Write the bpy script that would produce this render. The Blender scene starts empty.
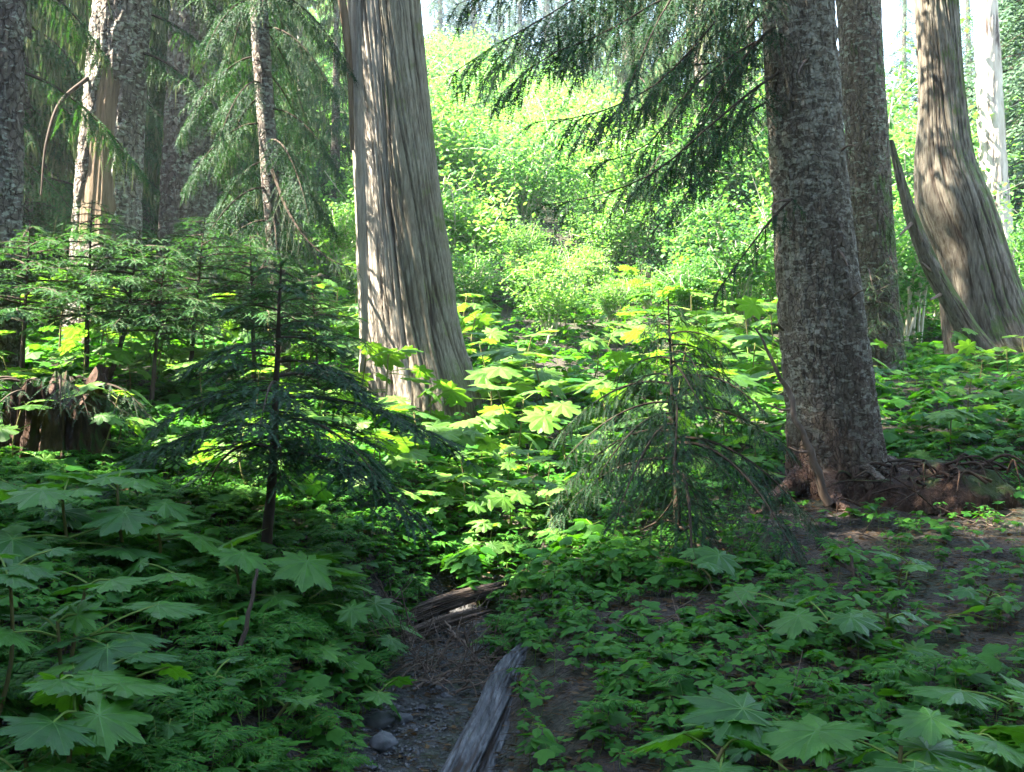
import bpy, math, random
import numpy as np

# ------------------------------------------------------------------ scene, camera, light
S = bpy.context.scene
C = S.collection
RAD = math.radians

CAM = np.array([0.0, 0.0, 1.6]); LENS = 35.0
FPX = 1024 * LENS / 36.0
cam_d = bpy.data.cameras.new('camera'); cam_d.lens = LENS; cam_d.sensor_width = 36.0
cam_d.clip_start = 0.05; cam_d.clip_end = 2000
cam = bpy.data.objects.new('camera', cam_d); C.objects.link(cam)
cam.location = CAM; cam.rotation_euler = (RAD(90), 0, 0)
S.camera = cam

SUN_EL, SUN_AZ = 53.0, -98.0          # azimuth from +Y, negative = to the left
to_sun = np.array([math.sin(RAD(SUN_AZ)) * math.cos(RAD(SUN_EL)),
                   math.cos(RAD(SUN_AZ)) * math.cos(RAD(SUN_EL)), math.sin(RAD(SUN_EL))])
w = bpy.data.worlds.new('World'); S.world = w; w.use_nodes = True
wn = w.node_tree.nodes; wl = w.node_tree.links
bg = wn['Background']; sky = wn.new('ShaderNodeTexSky'); sky.sky_type = 'NISHITA'; sky.sun_disc = False
sky.sun_elevation = RAD(SUN_EL); sky.sun_rotation = RAD(SUN_AZ)
wl.new(sky.outputs[0], bg.inputs[0]); bg.inputs[1].default_value = 0.095; sky.dust_density = .8; sky.air_density = 1.3
sd = bpy.data.lights.new('sun', 'SUN'); sd.energy = 5.0; sd.angle = RAD(0.5); sd.color = (1.0, 0.93, 0.80)
sun = bpy.data.objects.new('sun', sd); C.objects.link(sun)
from mathutils import Vector
sun.rotation_euler = Vector(to_sun).to_track_quat('Z', 'Y').to_euler()
sun.location = (-20, 5, 40)
S.view_settings.view_transform = 'Standard'; S.view_settings.look = 'None'
S.view_settings.exposure = 4.0; S.view_settings.gamma = 1.0
S.render.engine = 'CYCLES'
cy = S.cycles
cy.max_bounces = 7; cy.diffuse_bounces = 4; cy.glossy_bounces = 2; cy.transmission_bounces = 5
cy.transparent_max_bounces = 8; cy.volume_bounces = 0
cy.use_denoising = True; cy.sample_clamp_indirect = 6.0
cy.caustics_reflective = False; cy.caustics_refractive = False

# ------------------------------------------------------------------ numpy helpers
def at(px, py, Y):
    return np.array([(px - 512) / FPX * Y, Y, CAM[2] - (py - 386) / FPX * Y])

def proj(p):
    return 512 + p[0] / p[1] * FPX, 386 + (CAM[2] - p[2]) / p[1] * FPX

def _hash(i, j, k):
    h = (i * 374761393 + j * 668265263 + k * 2147483647 + 1013904223) & 0xFFFFFFFF
    h = ((h ^ (h >> 13)) * 1274126177) & 0xFFFFFFFF
    h = ((h ^ (h >> 16)) * 2246822519) & 0xFFFFFFFF
    return ((h ^ (h >> 15)) & 0xFFFF) / 65535.0

def vnoise(x, y, z):
    x, y, z = np.broadcast_arrays(np.asarray(x, float), np.asarray(y, float), np.asarray(z, float))
    i = np.floor(x).astype(np.int64); j = np.floor(y).astype(np.int64); k = np.floor(z).astype(np.int64)
    f, g, h = x - i, y - j, z - k
    f = f * f * (3 - 2 * f); g = g * g * (3 - 2 * g); h = h * h * (3 - 2 * h)
    r = 0
    for a in (0, 1):
        for b in (0, 1):
            for c in (0, 1):
                wgt = (f if a else 1 - f) * (g if b else 1 - g) * (h if c else 1 - h)
                r = r + wgt * _hash(i + a, j + b, k + c)
    return r * 2 - 1

def fbm(x, y, z, o=4):
    r = 0; a = 1.0; s = 0.0
    for q in range(o):
        r = r + a * vnoise(x * 2 ** q + 17.3 * q, y * 2 ** q, z * 2 ** q); s += a; a *= 0.5
    return r / s

def sstep(a, b, x):
    t = np.clip((x - a) / (b - a), 0, 1); return t * t * (3 - 2 * t)

def unit(v):
    return v / (np.linalg.norm(v, axis=-1, keepdims=True) + 1e-9)

# ------------------------------------------------------------------ terrain
CH_Y = np.array([-6, 0, 3, 4, 5, 6, 6.6, 7.5, 8.5, 9.5, 11.0])
CH_X = np.array([-.2, -.35, -.42, -.45, -.48, -.47, -.42, -.25, 0.0, .22, .45])
CH_Z = np.array([0, 0, .03, .04, .05, .05, .08, .42, .62, .80, 1.2])
CTRL = np.array([
 (-12,-6,.9),(-4,-6,.55),(0,-6,.3),(4,-6,.35),(12,-6,.6),(-30,-10,1.5),(30,-10,.5),(-2.2,0,.5),(2.2,0,.35),
 (-1.2,4,.42),(-2.1,4,.66),(-1.0,3,.36),(-2,2,.5),(-1.38,5.5,.55),(-2.3,5.5,.8),(-3.2,7,1.0),(-1.2,7.5,.8),(-.95,6.5,.48),(-4.5,5,1.0),
 (.3,4,.24),(.9,4,.34),(2,4,.44),(.2,5.5,.26),(.9,5.5,.34),(2,6,.5),(3.3,6.5,.6),(.5,7,.36),(1.2,7,.48),(2.6,8,.84),(3.6,8,.86),(2,7.4,.64),(5.5,6,.75),
 (-1,11,1.5),(.3,9.5,.75),(1.3,9.5,.9),(.8,11,1.2),(4.4,12,1.7),(6.6,14,1.95),(3,13,1.7),(0,13,1.8),(-3,9.5,1.5),(-5,12,2.1),(-4.4,14,2.4),(-8,8,1.6),(-10,14,2.8),
 (0,16,2.5),(6,18,2.7),(12,14,2.4),(-6,20,4.2),(0,22,4.6),(8,25,4.6),(14,25,4.6),(-12,25,6.5),
 (0,35,9.2),(10,35,7.2),(-12,35,12),(25,35,7),(-30,35,14),(0,50,14.2),(12,50,10.8),(20,50,9.0),(-20,50,19),(40,50,10),
 (0,70,18),(30,70,12),(-40,70,30),(-30,10,4),(30,10,2.5)], float)

def _tps(r2):
    return 0.5 * r2 * np.log(r2 + 1e-12)
def _fit():
    P = CTRL[:, :2]; n = len(P)
    d2 = ((P[:, None] - P[None]) ** 2).sum(-1)
    A = np.zeros((n + 3, n + 3)); A[:n, :n] = _tps(d2) + np.eye(n) * 0.02
    A[:n, n] = 1; A[:n, n+1:] = P; A[n, :n] = 1; A[n+1:, :n] = P.T
    return np.linalg.solve(A, np.concatenate([CTRL[:, 2], np.zeros(3)]))
_TW = _fit()

def hgt0(x, y):
    x = np.atleast_1d(np.asarray(x, float)); y = np.atleast_1d(np.asarray(y, float))
    cx = np.clip(x, -40, 40); cyy = np.clip(y, -10, 70)
    r = np.empty(cx.shape)
    fx, fy, out = cx.ravel(), cyy.ravel(), r.reshape(-1)
    for a in range(0, len(fx), 20000):
        sx, sy = fx[a:a+20000], fy[a:a+20000]
        d2 = (sx[:, None] - CTRL[None, :, 0]) ** 2 + (sy[:, None] - CTRL[None, :, 1]) ** 2
        out[a:a+20000] = _tps(d2) @ _TW[:-3] + _TW[-3] + sx * _TW[-2] + sy * _TW[-1]
    r = out.reshape(cx.shape)
    r = r + np.clip(y - 70, 0, 60) * 0.22
    dist = np.hypot(x, y - 8)
    amp = np.clip(dist / 40, 0.0, 1.0)
    r = r + fbm(x * .35, y * .35, 3.1, 3) * (0.10 + 0.5 * amp) + fbm(x * 2.1, y * 2.1, 8.7, 3) * 0.035 + fbm(x * 8., y * 8., 2.7, 3) * 0.022
    return r

def ch_d(x, y):
    q = x - np.interp(y, CH_Y, CH_X); return np.where(q > .1, np.maximum(q - .20, .1), np.abs(q))

def hgt(x, y):
    x = np.atleast_1d(np.asarray(x, float)); y = np.atleast_1d(np.asarray(y, float))
    r = hgt0(x, y)
    d = ch_d(x, y) + 0.05 * fbm(x * 2.0, y * 2.0, 1.0, 2)
    t = sstep(.22, .58, d)
    k = 1 - sstep(7.2, 8.6, y)
    bed = np.interp(y, CH_Y, CH_Z) + 0.02 * fbm(x * 4, y * 4, 5., 3) + .08 * (d / .3) ** 2 * (d < .4)
    return r * (1 - k * (1 - t)) + np.minimum(bed, r) * k * (1 - t)

def h1(x, y):
    return float(hgt(x, y)[0])

# ------------------------------------------------------------------ mesh collector
class Geo:
    def __init__(s):
        s.V = []; s.F = {3: [], 4: []}; s.M = {3: [], 4: []}; s.R = []; s.n = 0
    def add(s, V, F, mat=0, rnd=None):
        V = np.asarray(V, float).reshape(-1, 3); F = np.asarray(F, np.int64)
        if len(V) == 0 or len(F) == 0: return
        s.V.append(V); k = F.shape[1]; s.F[k].append(F + s.n); s.M[k].append(np.full(len(F), mat, np.int32))
        s.R.append(np.zeros(len(V)) if rnd is None else np.broadcast_to(rnd, (len(V),)).astype(float)); s.n += len(V)
    def copies(s, V, F, M3, T, mat=0, rnd=None):
        """V (n,3), F faces; M3 (N,3,3) matrices; T (N,3)"""
        n, N = len(V), len(T)
        W = np.einsum('nij,vj->nvi', M3, V) + T[:, None, :]
        G = (F[None] + (np.arange(N) * n)[:, None, None]).reshape(-1, F.shape[1])
        if rnd is None: rnd = np.random.default_rng(N + n).random(N)
        s.add(W.reshape(-1, 3), G, mat, np.repeat(rnd, n))
    def arrays(s):
        return np.concatenate(s.V), {k: (np.concatenate(s.F[k]), np.concatenate(s.M[k])) for k in (3, 4) if s.F[k]}, np.concatenate(s.R)
    def put(s, arr, M, T, rj=0.0):
        V, FF, R = arr; off = s.n
        s.V.append(V @ np.asarray(M).T + T); s.R.append((R + rj) % 1.0); s.n += len(V)
        for k, (F, m) in FF.items():
            s.F[k].append(F + off); s.M[k].append(m)
    def mesh(s, name, mats, smooth=False):
        V, FF, R = s.arrays()
        me = bpy.data.meshes.new(name)
        me.vertices.add(len(V)); me.vertices.foreach_set('co', V.astype(np.float32).ravel())
        lv, ls, mi = [], [], []; o = 0
        for k, (F, m) in FF.items():
            lv.append(F.ravel()); ls.append(o + np.arange(len(F)) * k); mi.append(m); o += F.size
        lv = np.concatenate(lv); ls = np.concatenate(ls); mi = np.concatenate(mi)
        me.loops.add(len(lv)); me.loops.foreach_set('vertex_index', lv.astype(np.int32))
        me.polygons.add(len(ls)); me.polygons.foreach_set('loop_start', ls.astype(np.int32))
        me.polygons.foreach_set('material_index', mi)
        me.polygons.foreach_set('use_smooth', np.full(len(ls), smooth))
        a = me.attributes.new('rnd', 'FLOAT', 'POINT'); a.data.foreach_set('value', R.astype(np.float32))
        for m in (mats if isinstance(mats, (list, tuple)) else [mats]): me.materials.append(m)
        me.update(calc_edges=True)
        return me
    def build(s, name, mats, parent=None, smooth=False, loc=None):
        return link(name, s.mesh(name, mats, smooth), parent, loc)

def link(name, data, parent=None, loc=None):
    o = bpy.data.objects.new(name, data); C.objects.link(o)
    if parent is not None: o.parent = parent
    if loc is not None: o.location = loc
    return o

def tag(o, label=None, cat=None, group=None, kind=None):
    if label: o['label'] = label
    if cat: o['category'] = cat
    if group: o['group'] = group
    if kind: o['kind'] = kind
    return o

def empty(name, loc, label, cat, group=None):
    o = link(name, None, None, tuple(float(v) for v in loc)); o.empty_display_size = .1
    return tag(o, label, cat, group)

def copy_tree(o):
    kids = list(o.children)
    c = o.copy(); C.objects.link(c)
    for ch in kids:
        d = ch.copy(); C.objects.link(d); d.parent = c
        for g in list(ch.children):
            e = g.copy(); C.objects.link(e); e.parent = d
    return c

def grid_faces(nu, nv, wrap=False):
    i = np.arange(nv - 1)[:, None]; j = np.arange(nu if wrap else nu - 1)[None]
    a = i * nu + j; b = i * nu + (j + 1) % nu
    return np.stack([a, b, b + nu, a + nu], -1).reshape(-1, 4)

def rotz(a):
    a = np.asarray(a); c, s_ = np.cos(a), np.sin(a); z = np.zeros_like(a); o = np.ones_like(a)
    return np.stack([np.stack([c, -s_, z], -1), np.stack([s_, c, z], -1), np.stack([z, z, o], -1)], -2)
def roty(a):
    a = np.asarray(a); c, s_ = np.cos(a), np.sin(a); z = np.zeros_like(a); o = np.ones_like(a)
    return np.stack([np.stack([c, z, s_], -1), np.stack([z, o, z], -1), np.stack([-s_, z, c], -1)], -2)
def rotx(a):
    a = np.asarray(a); c, s_ = np.cos(a), np.sin(a); z = np.zeros_like(a); o = np.ones_like(a)
    return np.stack([np.stack([o, z, z], -1), np.stack([z, c, -s_], -1), np.stack([z, s_, c], -1)], -2)

def smooth_path(pts, n):
    """Catmull-Rom through points of any dimension"""
    P = np.asarray(pts, float)
    if len(P) == 2: return P[0] + (P[1] - P[0]) * np.linspace(0, 1, n)[:, None]
    d = np.concatenate([[0], np.cumsum(np.linalg.norm(np.diff(P[:, :3], axis=0), axis=1))])
    t = np.linspace(0, d[-1], n); tan = np.gradient(P, d, axis=0)
    i = np.clip(np.searchsorted(d, t, 'right') - 1, 0, len(P) - 2)
    h = (d[i+1] - d[i]); u = ((t - d[i]) / h)[:, None]; h = h[:, None]
    return ((2*u**3-3*u**2+1)*P[i] + (u**3-2*u**2+u)*h*tan[i] + (-2*u**3+3*u**2)*P[i+1] + (u**3-u**2)*h*tan[i+1])

def tube(geo, path, rad, ns=6, mat=0, rnd=0.5, disp=None, cap=False):
    P = np.asarray(path, float); n = len(P); rad = np.broadcast_to(rad, (n,))
    T = unit(np.gradient(P, axis=0))
    ref = np.array([0, 1.0, 0]) if abs(T[:, 1]).mean() < .8 else np.array([1.0, 0, 0])
    A = unit(np.cross(ref[None], T)); B = np.cross(T, A)
    th = np.arange(ns) / ns * 2 * math.pi
    rr = rad[:, None] * np.ones(ns)[None]
    if disp is not None: rr = rr + disp(th[None], np.arange(n)[:, None])
    V = P[:, None] + (A[:, None] * np.cos(th)[None, :, None] + B[:, None] * np.sin(th)[None, :, None]) * rr[..., None]
    geo.add(V, grid_faces(ns, n, True), mat, rnd)
    if cap:
        for e in (0, n - 1):
            ring = V[e]; c = ring.mean(0); m = np.concatenate([ring, [c + (T[e] * (-.2 if e == 0 else .2)) * rad[e]]])
            j = np.arange(ns); F = np.stack([j, (j + 1) % ns, np.full(ns, ns)], -1)
            geo.add(m, F[:, ::-1] if e == 0 else F, mat, rnd)

# ------------------------------------------------------------------ materials
def newmat(name):
    m = bpy.data.materials.new(name); m.use_nodes = True; nt = m.node_tree
    return m, nt, nt.nodes, nt.links, nt.nodes['Principled BSDF'], nt.nodes['Material Output']

def ramp(nt, fac, stops, interp='LINEAR'):
    r = nt.nodes.new('ShaderNodeValToRGB'); r.color_ramp.interpolation = interp
    e = r.color_ramp.elements
    while len(e) < len(stops): e.new(.5)
    for q, (p, c) in enumerate(stops):
        e[q].position = p; e[q].color = (*c, 1) if not isinstance(c, (int, float)) else (c, c, c, 1)
    nt.links.new(fac, r.inputs[0]); return r.outputs[0]

def coords(nt, scale, kind='Object'):
    t = nt.nodes.new('ShaderNodeTexCoord'); m = nt.nodes.new('ShaderNodeMapping')
    m.inputs['Scale'].default_value = scale
    nt.links.new(t.outputs[kind], m.inputs[0]); return m.outputs[0]

def noise(nt, vec, sc, det=6, rough=.6, dist=0.0):
    n = nt.nodes.new('ShaderNodeTexNoise'); n.inputs['Scale'].default_value = sc
    n.inputs['Detail'].default_value = det; n.inputs['Roughness'].default_value = rough
    n.inputs['Distortion'].default_value = dist
    nt.links.new(vec, n.inputs['Vector']); return n.outputs['Fac']

def voro(nt, vec, sc, feat='DISTANCE_TO_EDGE'):
    n = nt.nodes.new('ShaderNodeTexVoronoi'); n.feature = feat; n.inputs['Scale'].default_value = sc
    nt.links.new(vec, n.inputs['Vector']); return n.outputs['Distance']

def mixc(nt, fac, a, b, blend='MIX'):
    m = nt.nodes.new('ShaderNodeMix'); m.data_type = 'RGBA'; m.blend_type = blend
    for sock, v in ((m.inputs[0], fac), (m.inputs[6], a), (m.inputs[7], b)):
        if hasattr(v, 'is_linked'): nt.links.new(v, sock)
        elif isinstance(v, (int, float)): sock.default_value = v
        else: sock.default_value = (*v, 1)
    return m.outputs[2]

def mathn(nt, op, a, b=0.0):
    m = nt.nodes.new('ShaderNodeMath'); m.operation = op
    for s_, v in ((m.inputs[0], a), (m.inputs[1], b)):
        if hasattr(v, 'is_linked'): nt.links.new(v, s_)
        else: s_.default_value = v
    return m.outputs[0]

def bump(nt, h, strength, dist, normal=None):
    b = nt.nodes.new('ShaderNodeBump'); b.inputs['Strength'].default_value = strength; b.inputs['Distance'].default_value = dist
    nt.links.new(h, b.inputs['Height'])
    if normal is not None: nt.links.new(normal, b.inputs['Normal'])
    return b.outputs[0]

def leaf_mat(name, c1, c2, tr=0.45, trc=None, rough=.42, spec=.35, yellow=0.0, obj_var=.35):
    m, nt, N, L, P, O = newmat(name)
    a = N.new('ShaderNodeAttribute'); a.attribute_name = 'rnd'
    oi = N.new('ShaderNodeObjectInfo')
    f = mathn(nt, 'ADD', mathn(nt, 'MULTIPLY', a.outputs['Fac'], 1 - obj_var), mathn(nt, 'MULTIPLY', oi.outputs['Random'], obj_var))
    stops = [(0.08, c1), (0.85, c2)]
    if yellow: stops += [(1.0 - yellow * .5, c2), (1.0, (.30, .22, .03))]
    col = ramp(nt, f, stops)
    g = coords(nt, (1, 1, 1), 'Object')
    nz = noise(nt, g, 14, 4, .6)
    col = mixc(nt, .55, col, ramp(nt, nz, [(.3, .45), (.7, 1.0)]), 'MULTIPLY')
    L.new(col, P.inputs['Base Color']); P.inputs['Roughness'].default_value = rough
    P.inputs['Specular IOR Level'].default_value = spec
    t = N.new('ShaderNodeBsdfTranslucent')
    tc = mixc(nt, 1.0, col, trc or (2.0, 1.9, .7), 'MULTIPLY')
    L.new(tc, t.inputs['Color'])
    bn = bump(nt, noise(nt, g, 60, 3, .6), .25, .01)
    L.new(bn, P.inputs['Normal'])
    mx = N.new('ShaderNodeMixShader'); mx.inputs[0].default_value = tr
    L.new(P.outputs[0], mx.inputs[1]); L.new(t.outputs[0], mx.inputs[2]); L.new(mx.outputs[0], O.inputs['Surface'])
    return m

def wood_mat(name, stops, zs=.15, sc=9, b=.6, bd=.02, rough=.9, lichen=None, moss=None, plates=0.0, axis='z', lsc=5.0, cav=0.0, crack=.35, lz=2.2, redmix=.30, foot=0.0):
    m, nt, N, L, P, O = newmat(name)
    scale = {'z': (1, 1, zs), 'x': (zs, 1, 1), 'y': (1, zs, 1)}[axis]
    g = coords(nt, scale); g1 = coords(nt, (1, 1, 1))
    n1 = noise(nt, g, sc, 9, .68, .4); n2 = noise(nt, g, sc * 4, 5, .6); n3 = noise(nt, g1, 1.3, 4, .55)
    f = mathn(nt, 'ADD', mathn(nt, 'MULTIPLY', n1, .7), mathn(nt, 'MULTIPLY', n3, .3))
    col = ramp(nt, f, stops)
    h = mathn(nt, 'ADD', n1, mathn(nt, 'MULTIPLY', n2, .4))
    if plates:
        gv = nt.nodes.new('ShaderNodeVectorMath'); gv.operation = 'ADD'
        nn = nt.nodes.new('ShaderNodeTexNoise'); nn.inputs['Scale'].default_value = 5; L.new(g1, nn.inputs['Vector'])
        mv = nt.nodes.new('ShaderNodeVectorMath'); mv.operation = 'SCALE'; mv.inputs['Scale'].default_value = .14
        L.new(nn.outputs['Color'], mv.inputs[0]); L.new(g1, gv.inputs[0]); L.new(mv.outputs[0], gv.inputs[1])
        mp = nt.nodes.new('ShaderNodeMapping'); mp.inputs['Scale'].default_value = (1.0, 1.0, .62); L.new(gv.outputs[0], mp.inputs[0])
        v = voro(nt, mp.outputs[0], plates); e = ramp(nt, v, [(0.0, 0.0), (.10, 1.0)])
        h = mathn(nt, 'ADD', h, mathn(nt, 'MULTIPLY', e, 1.1))
        col = mixc(nt, mathn(nt, 'MULTIPLY', mathn(nt, 'SUBTRACT', 1.0, e), crack), col, (.035, .022, .016))
    if cav:
        at_ = N.new('ShaderNodeAttribute'); at_.attribute_name = 'rnd'
        col = mixc(nt, mathn(nt, 'MULTIPLY', ramp(nt, at_.outputs['Fac'], [(.15, 1.0), (.75, 0.0)]), cav), col, (.035, .022, .015))
    if lichen:
        gl = coords(nt, (1, 1, lz)); nl = noise(nt, gl, lsc, 4, .55, .5)
        nl = mathn(nt, 'ADD', nl, mathn(nt, 'MULTIPLY', mathn(nt, 'SUBTRACT', noise(nt, coords(nt, (1, 1, .6)), 2.6, 4, .6), .5), .45))
        red = ramp(nt, noise(nt, coords(nt, (1, 1, .25)), 4.0, 5, .65), [(.52, 0.0), (.64, 1.0)])
        col = mixc(nt, mathn(nt, 'MULTIPLY', red, redmix), col, (.085, .048, .036))
        mk = ramp(nt, nl, [(lichen[1], 0.0), (lichen[1] + .07, 1.0)])
        col = mixc(nt, mathn(nt, 'MULTIPLY', mk, .8), col, lichen[0])
    if foot:
        sz = N.new('ShaderNodeSeparateXYZ'); L.new(g1, sz.inputs[0])
        fz = mathn(nt, 'ADD', sz.outputs['Z'], mathn(nt, 'MULTIPLY', mathn(nt, 'SUBTRACT', n3, .5), 1.2))
        col = mixc(nt, ramp(nt, fz, [(foot * .25, .85), (foot, 0.0)]), col, (.055, .026, .018))
    if moss:
        nm = noise(nt, g1, 3.0, 6, .65)
        geo = N.new('ShaderNodeNewGeometry'); sx = N.new('ShaderNodeSeparateXYZ'); L.new(geo.outputs['Normal'], sx.inputs[0])
        k = mathn(nt, 'ADD', nm, mathn(nt, 'MULTIPLY', sx.outputs['X'], .16))
        k = mathn(nt, 'ADD', k, mathn(nt, 'MULTIPLY', sx.outputs['Z'], .25))
        mk = ramp(nt, k, [(moss[1], 0.0), (moss[1] + .1, 1.0)])
        col = mixc(nt, mathn(nt, 'MULTIPLY', mk, .85), col, moss[0])
    L.new(col, P.inputs['Base Color']); P.inputs['Roughness'].default_value = rough
    P.inputs['Specular IOR Level'].default_value = .2
    L.new(bump(nt, h, b, bd), P.inputs['Normal'])
    return m

M = {}
M['club'] = leaf_mat('devils_club_leaf', (.050, .150, .020), (.125, .26, .036), .45, (1.8, 1.75, .7), .5, .25)
M['club_near'] = leaf_mat('devils_club_leaf_near', (.024, .11, .018), (.080, .23, .026), .38, (1.9, 1.8, .5), .45, .30, .04)
M['herb'] = leaf_mat('small_herb_leaf', (.018, .105, .012), (.065, .21, .020), .40, (1.9, 1.8, .5), .55, .15, .05)
M['shrub'] = leaf_mat('shrub_leaf', (.055, .175, .055), (.16, .32, .075), .48, (1.75, 1.75, .8), .5, .3, .05, .55)
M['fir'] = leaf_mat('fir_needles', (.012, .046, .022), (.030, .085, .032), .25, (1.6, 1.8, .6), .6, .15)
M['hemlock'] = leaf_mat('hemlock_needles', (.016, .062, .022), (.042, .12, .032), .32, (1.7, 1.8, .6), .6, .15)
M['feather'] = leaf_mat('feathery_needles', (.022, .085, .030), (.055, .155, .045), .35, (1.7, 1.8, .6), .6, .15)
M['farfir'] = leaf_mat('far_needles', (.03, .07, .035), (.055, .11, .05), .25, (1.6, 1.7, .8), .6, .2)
M['lichen'] = leaf_mat('hanging_lichen', (.07, .10, .05), (.15, .17, .085), .3, (1.2, 1.2, .8), .9, .05)
M['twig'] = wood_mat('twig_bark', [(.3, (.028, .020, .014)), (.7, (.075, .052, .036))], .3, 20, .4, .005)
M['stem'] = wood_mat('herb_stem', [(.3, (.10, .11, .03)), (.7, (.17, .13, .06))], .3, 30, .3, .004)
M['petiole'] = wood_mat('petiole', [(.3, (.10, .17, .03)), (.7, (.16, .22, .05))], .3, 30, .2, .002)
M['vein'] = wood_mat('leaf_vein', [(.3, (.055, .15, .028)), (.7, (.09, .21, .045))], .3, 30, .1, .001, rough=.5)
M['pale_stem'] = wood_mat('pale_stem', [(.3, (.30, .27, .20)), (.7, (.50, .46, .36))], .3, 12, .3, .01)
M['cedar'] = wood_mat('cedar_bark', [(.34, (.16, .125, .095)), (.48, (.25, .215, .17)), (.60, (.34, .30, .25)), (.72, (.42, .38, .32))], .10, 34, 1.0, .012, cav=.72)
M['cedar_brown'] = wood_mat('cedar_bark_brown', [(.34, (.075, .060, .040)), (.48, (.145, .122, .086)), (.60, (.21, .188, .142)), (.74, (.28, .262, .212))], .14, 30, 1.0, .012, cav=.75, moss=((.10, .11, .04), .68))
M['cedar_moss'] = wood_mat('cedar_bark_mossy', [(.34, (.05, .036, .024)), (.5, (.12, .10, .075)), (.70, (.22, .20, .155))], .14, 26, .9, .015, moss=((.06, .085, .02), .55), cav=.85)
M['fir_bark'] = wood_mat('fir_bark', [(.34, (.075, .058, .042)), (.5, (.15, .120, .086)), (.7, (.23, .195, .145))], .8, 22, 1.0, .015, lichen=((.31, .285, .22), .52), plates=30.0, lsc=12, lz=2.2, crack=.35, foot=.55)
M['grey_bark'] = wood_mat('grey_bark', [(.34, (.055, .042, .033)), (.5, (.13, .105, .085)), (.7, (.23, .20, .165))], .7, 12, 1.0, .03, lichen=((.30, .31, .25), .54), plates=14.0, lsc=12)
M['moss_bark'] = wood_mat('mossy_bark', [(.34, (.06, .042, .03)), (.5, (.13, .10, .07)), (.7, (.20, .17, .12))], .7, 14, 1.0, .025, lichen=((.26, .27, .20), .57), moss=((.06, .10, .02), .56), plates=20.0, lsc=12)
M['bare_wood'] = wood_mat('bare_wood', [(.34, (.06, .04, .026)), (.5, (.15, .105, .065)), (.68, (.25, .19, .13))], .10, 18, 1.0, .03)
M['pale_bark'] = wood_mat('pale_bark', [(.40, (.07, .05, .04)), (.48, (.36, .31, .25)), (.7, (.55, .50, .42))], .10, 9, .9, .02)
M['rot'] = wood_mat('rotten_wood', [(.34, (.014, .009, .007)), (.5, (.048, .027, .018)), (.68, (.115, .065, .042))], .35, 16, 1.0, .04, moss=((.03, .055, .012), .66))
M['grey_log'] = wood_mat('weathered_log', [(.36, (.022, .022, .024)), (.5, (.095, .098, .102)), (.66, (.24, .245, .25))], .12, 30, 1.0, .015, axis='y', cav=.9, moss=((.04, .06, .015), .84))
M['dark_log'] = wood_mat('damp_log', [(.32, (.03, .022, .017)), (.5, (.09, .066, .05)), (.72, (.17, .13, .10))], .12, 24, .9, .015, axis='x', cav=.9)
M['stick'] = wood_mat('dead_stick', [(.3, (.05, .035, .025)), (.55, (.14, .10, .075)), (.75, (.26, .21, .17))], .3, 14, .5, .008)
M['dead'] = leaf_mat('dead_leaf', (.045, .028, .016), (.15, .095, .045), .2, (1.3, 1.0, .6), .8, .1)

def ground_mat():
    m, nt, N, L, P, O = newmat('forest_soil')
    g = coords(nt, (1, 1, 1))
    a = noise(nt, g, 1.2, 8, .65); b = noise(nt, g, 22, 8, .7); v = voro(nt, g, 45, 'F1')
    col = ramp(nt, b, [(.32, (.009, .007, .005)), (.5, (.034, .024, .017)), (.68, (.080, .056, .040))])
    mk = ramp(nt, a, [(.48, 0.0), (.62, 1.0)])
    col = mixc(nt, mathn(nt, 'MULTIPLY', mk, .55), col, (.030, .050, .012))
    L.new(col, P.inputs['Base Color']); P.inputs['Roughness'].default_value = .95
    h = mathn(nt, 'ADD', b, mathn(nt, 'MULTIPLY', v, .5))
    L.new(bump(nt, h, 1.0, .04), P.inputs['Normal'])
    return m
def bed_mat():
    m, nt, N, L, P, O = newmat('wet_mud_and_gravel')
    g = coords(nt, (1, 1, 1))
    b = noise(nt, g, 7, 9, .75); v = voro(nt, g, 38, 'F1'); c = noise(nt, g, 60, 4, .65)
    f = mathn(nt, 'ADD', mathn(nt, 'MULTIPLY', b, .6), mathn(nt, 'MULTIPLY', c, .4))
    col = ramp(nt, f, [(.36, (.009, .009, .009)), (.5, (.034, .032, .031)), (.64, (.11, .107, .104))])
    L.new(col, P.inputs['Base Color'])
    L.new(ramp(nt, b, [(.42, .22), (.6, .7)]), P.inputs['Roughness'])
    h = mathn(nt, 'ADD', mathn(nt, 'ADD', b, mathn(nt, 'MULTIPLY', v, .7)), mathn(nt, 'MULTIPLY', c, .5))
    L.new(bump(nt, h, 1.0, .06), P.inputs['Normal'])
    return m
M['ground'] = ground_mat(); M['bed'] = bed_mat()
M['stone'] = wood_mat('stone', [(.3, (.03, .03, .032)), (.5, (.075, .076, .08)), (.7, (.16, .16, .165))], 1.0, 8, .5, .01, rough=.6)

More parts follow.
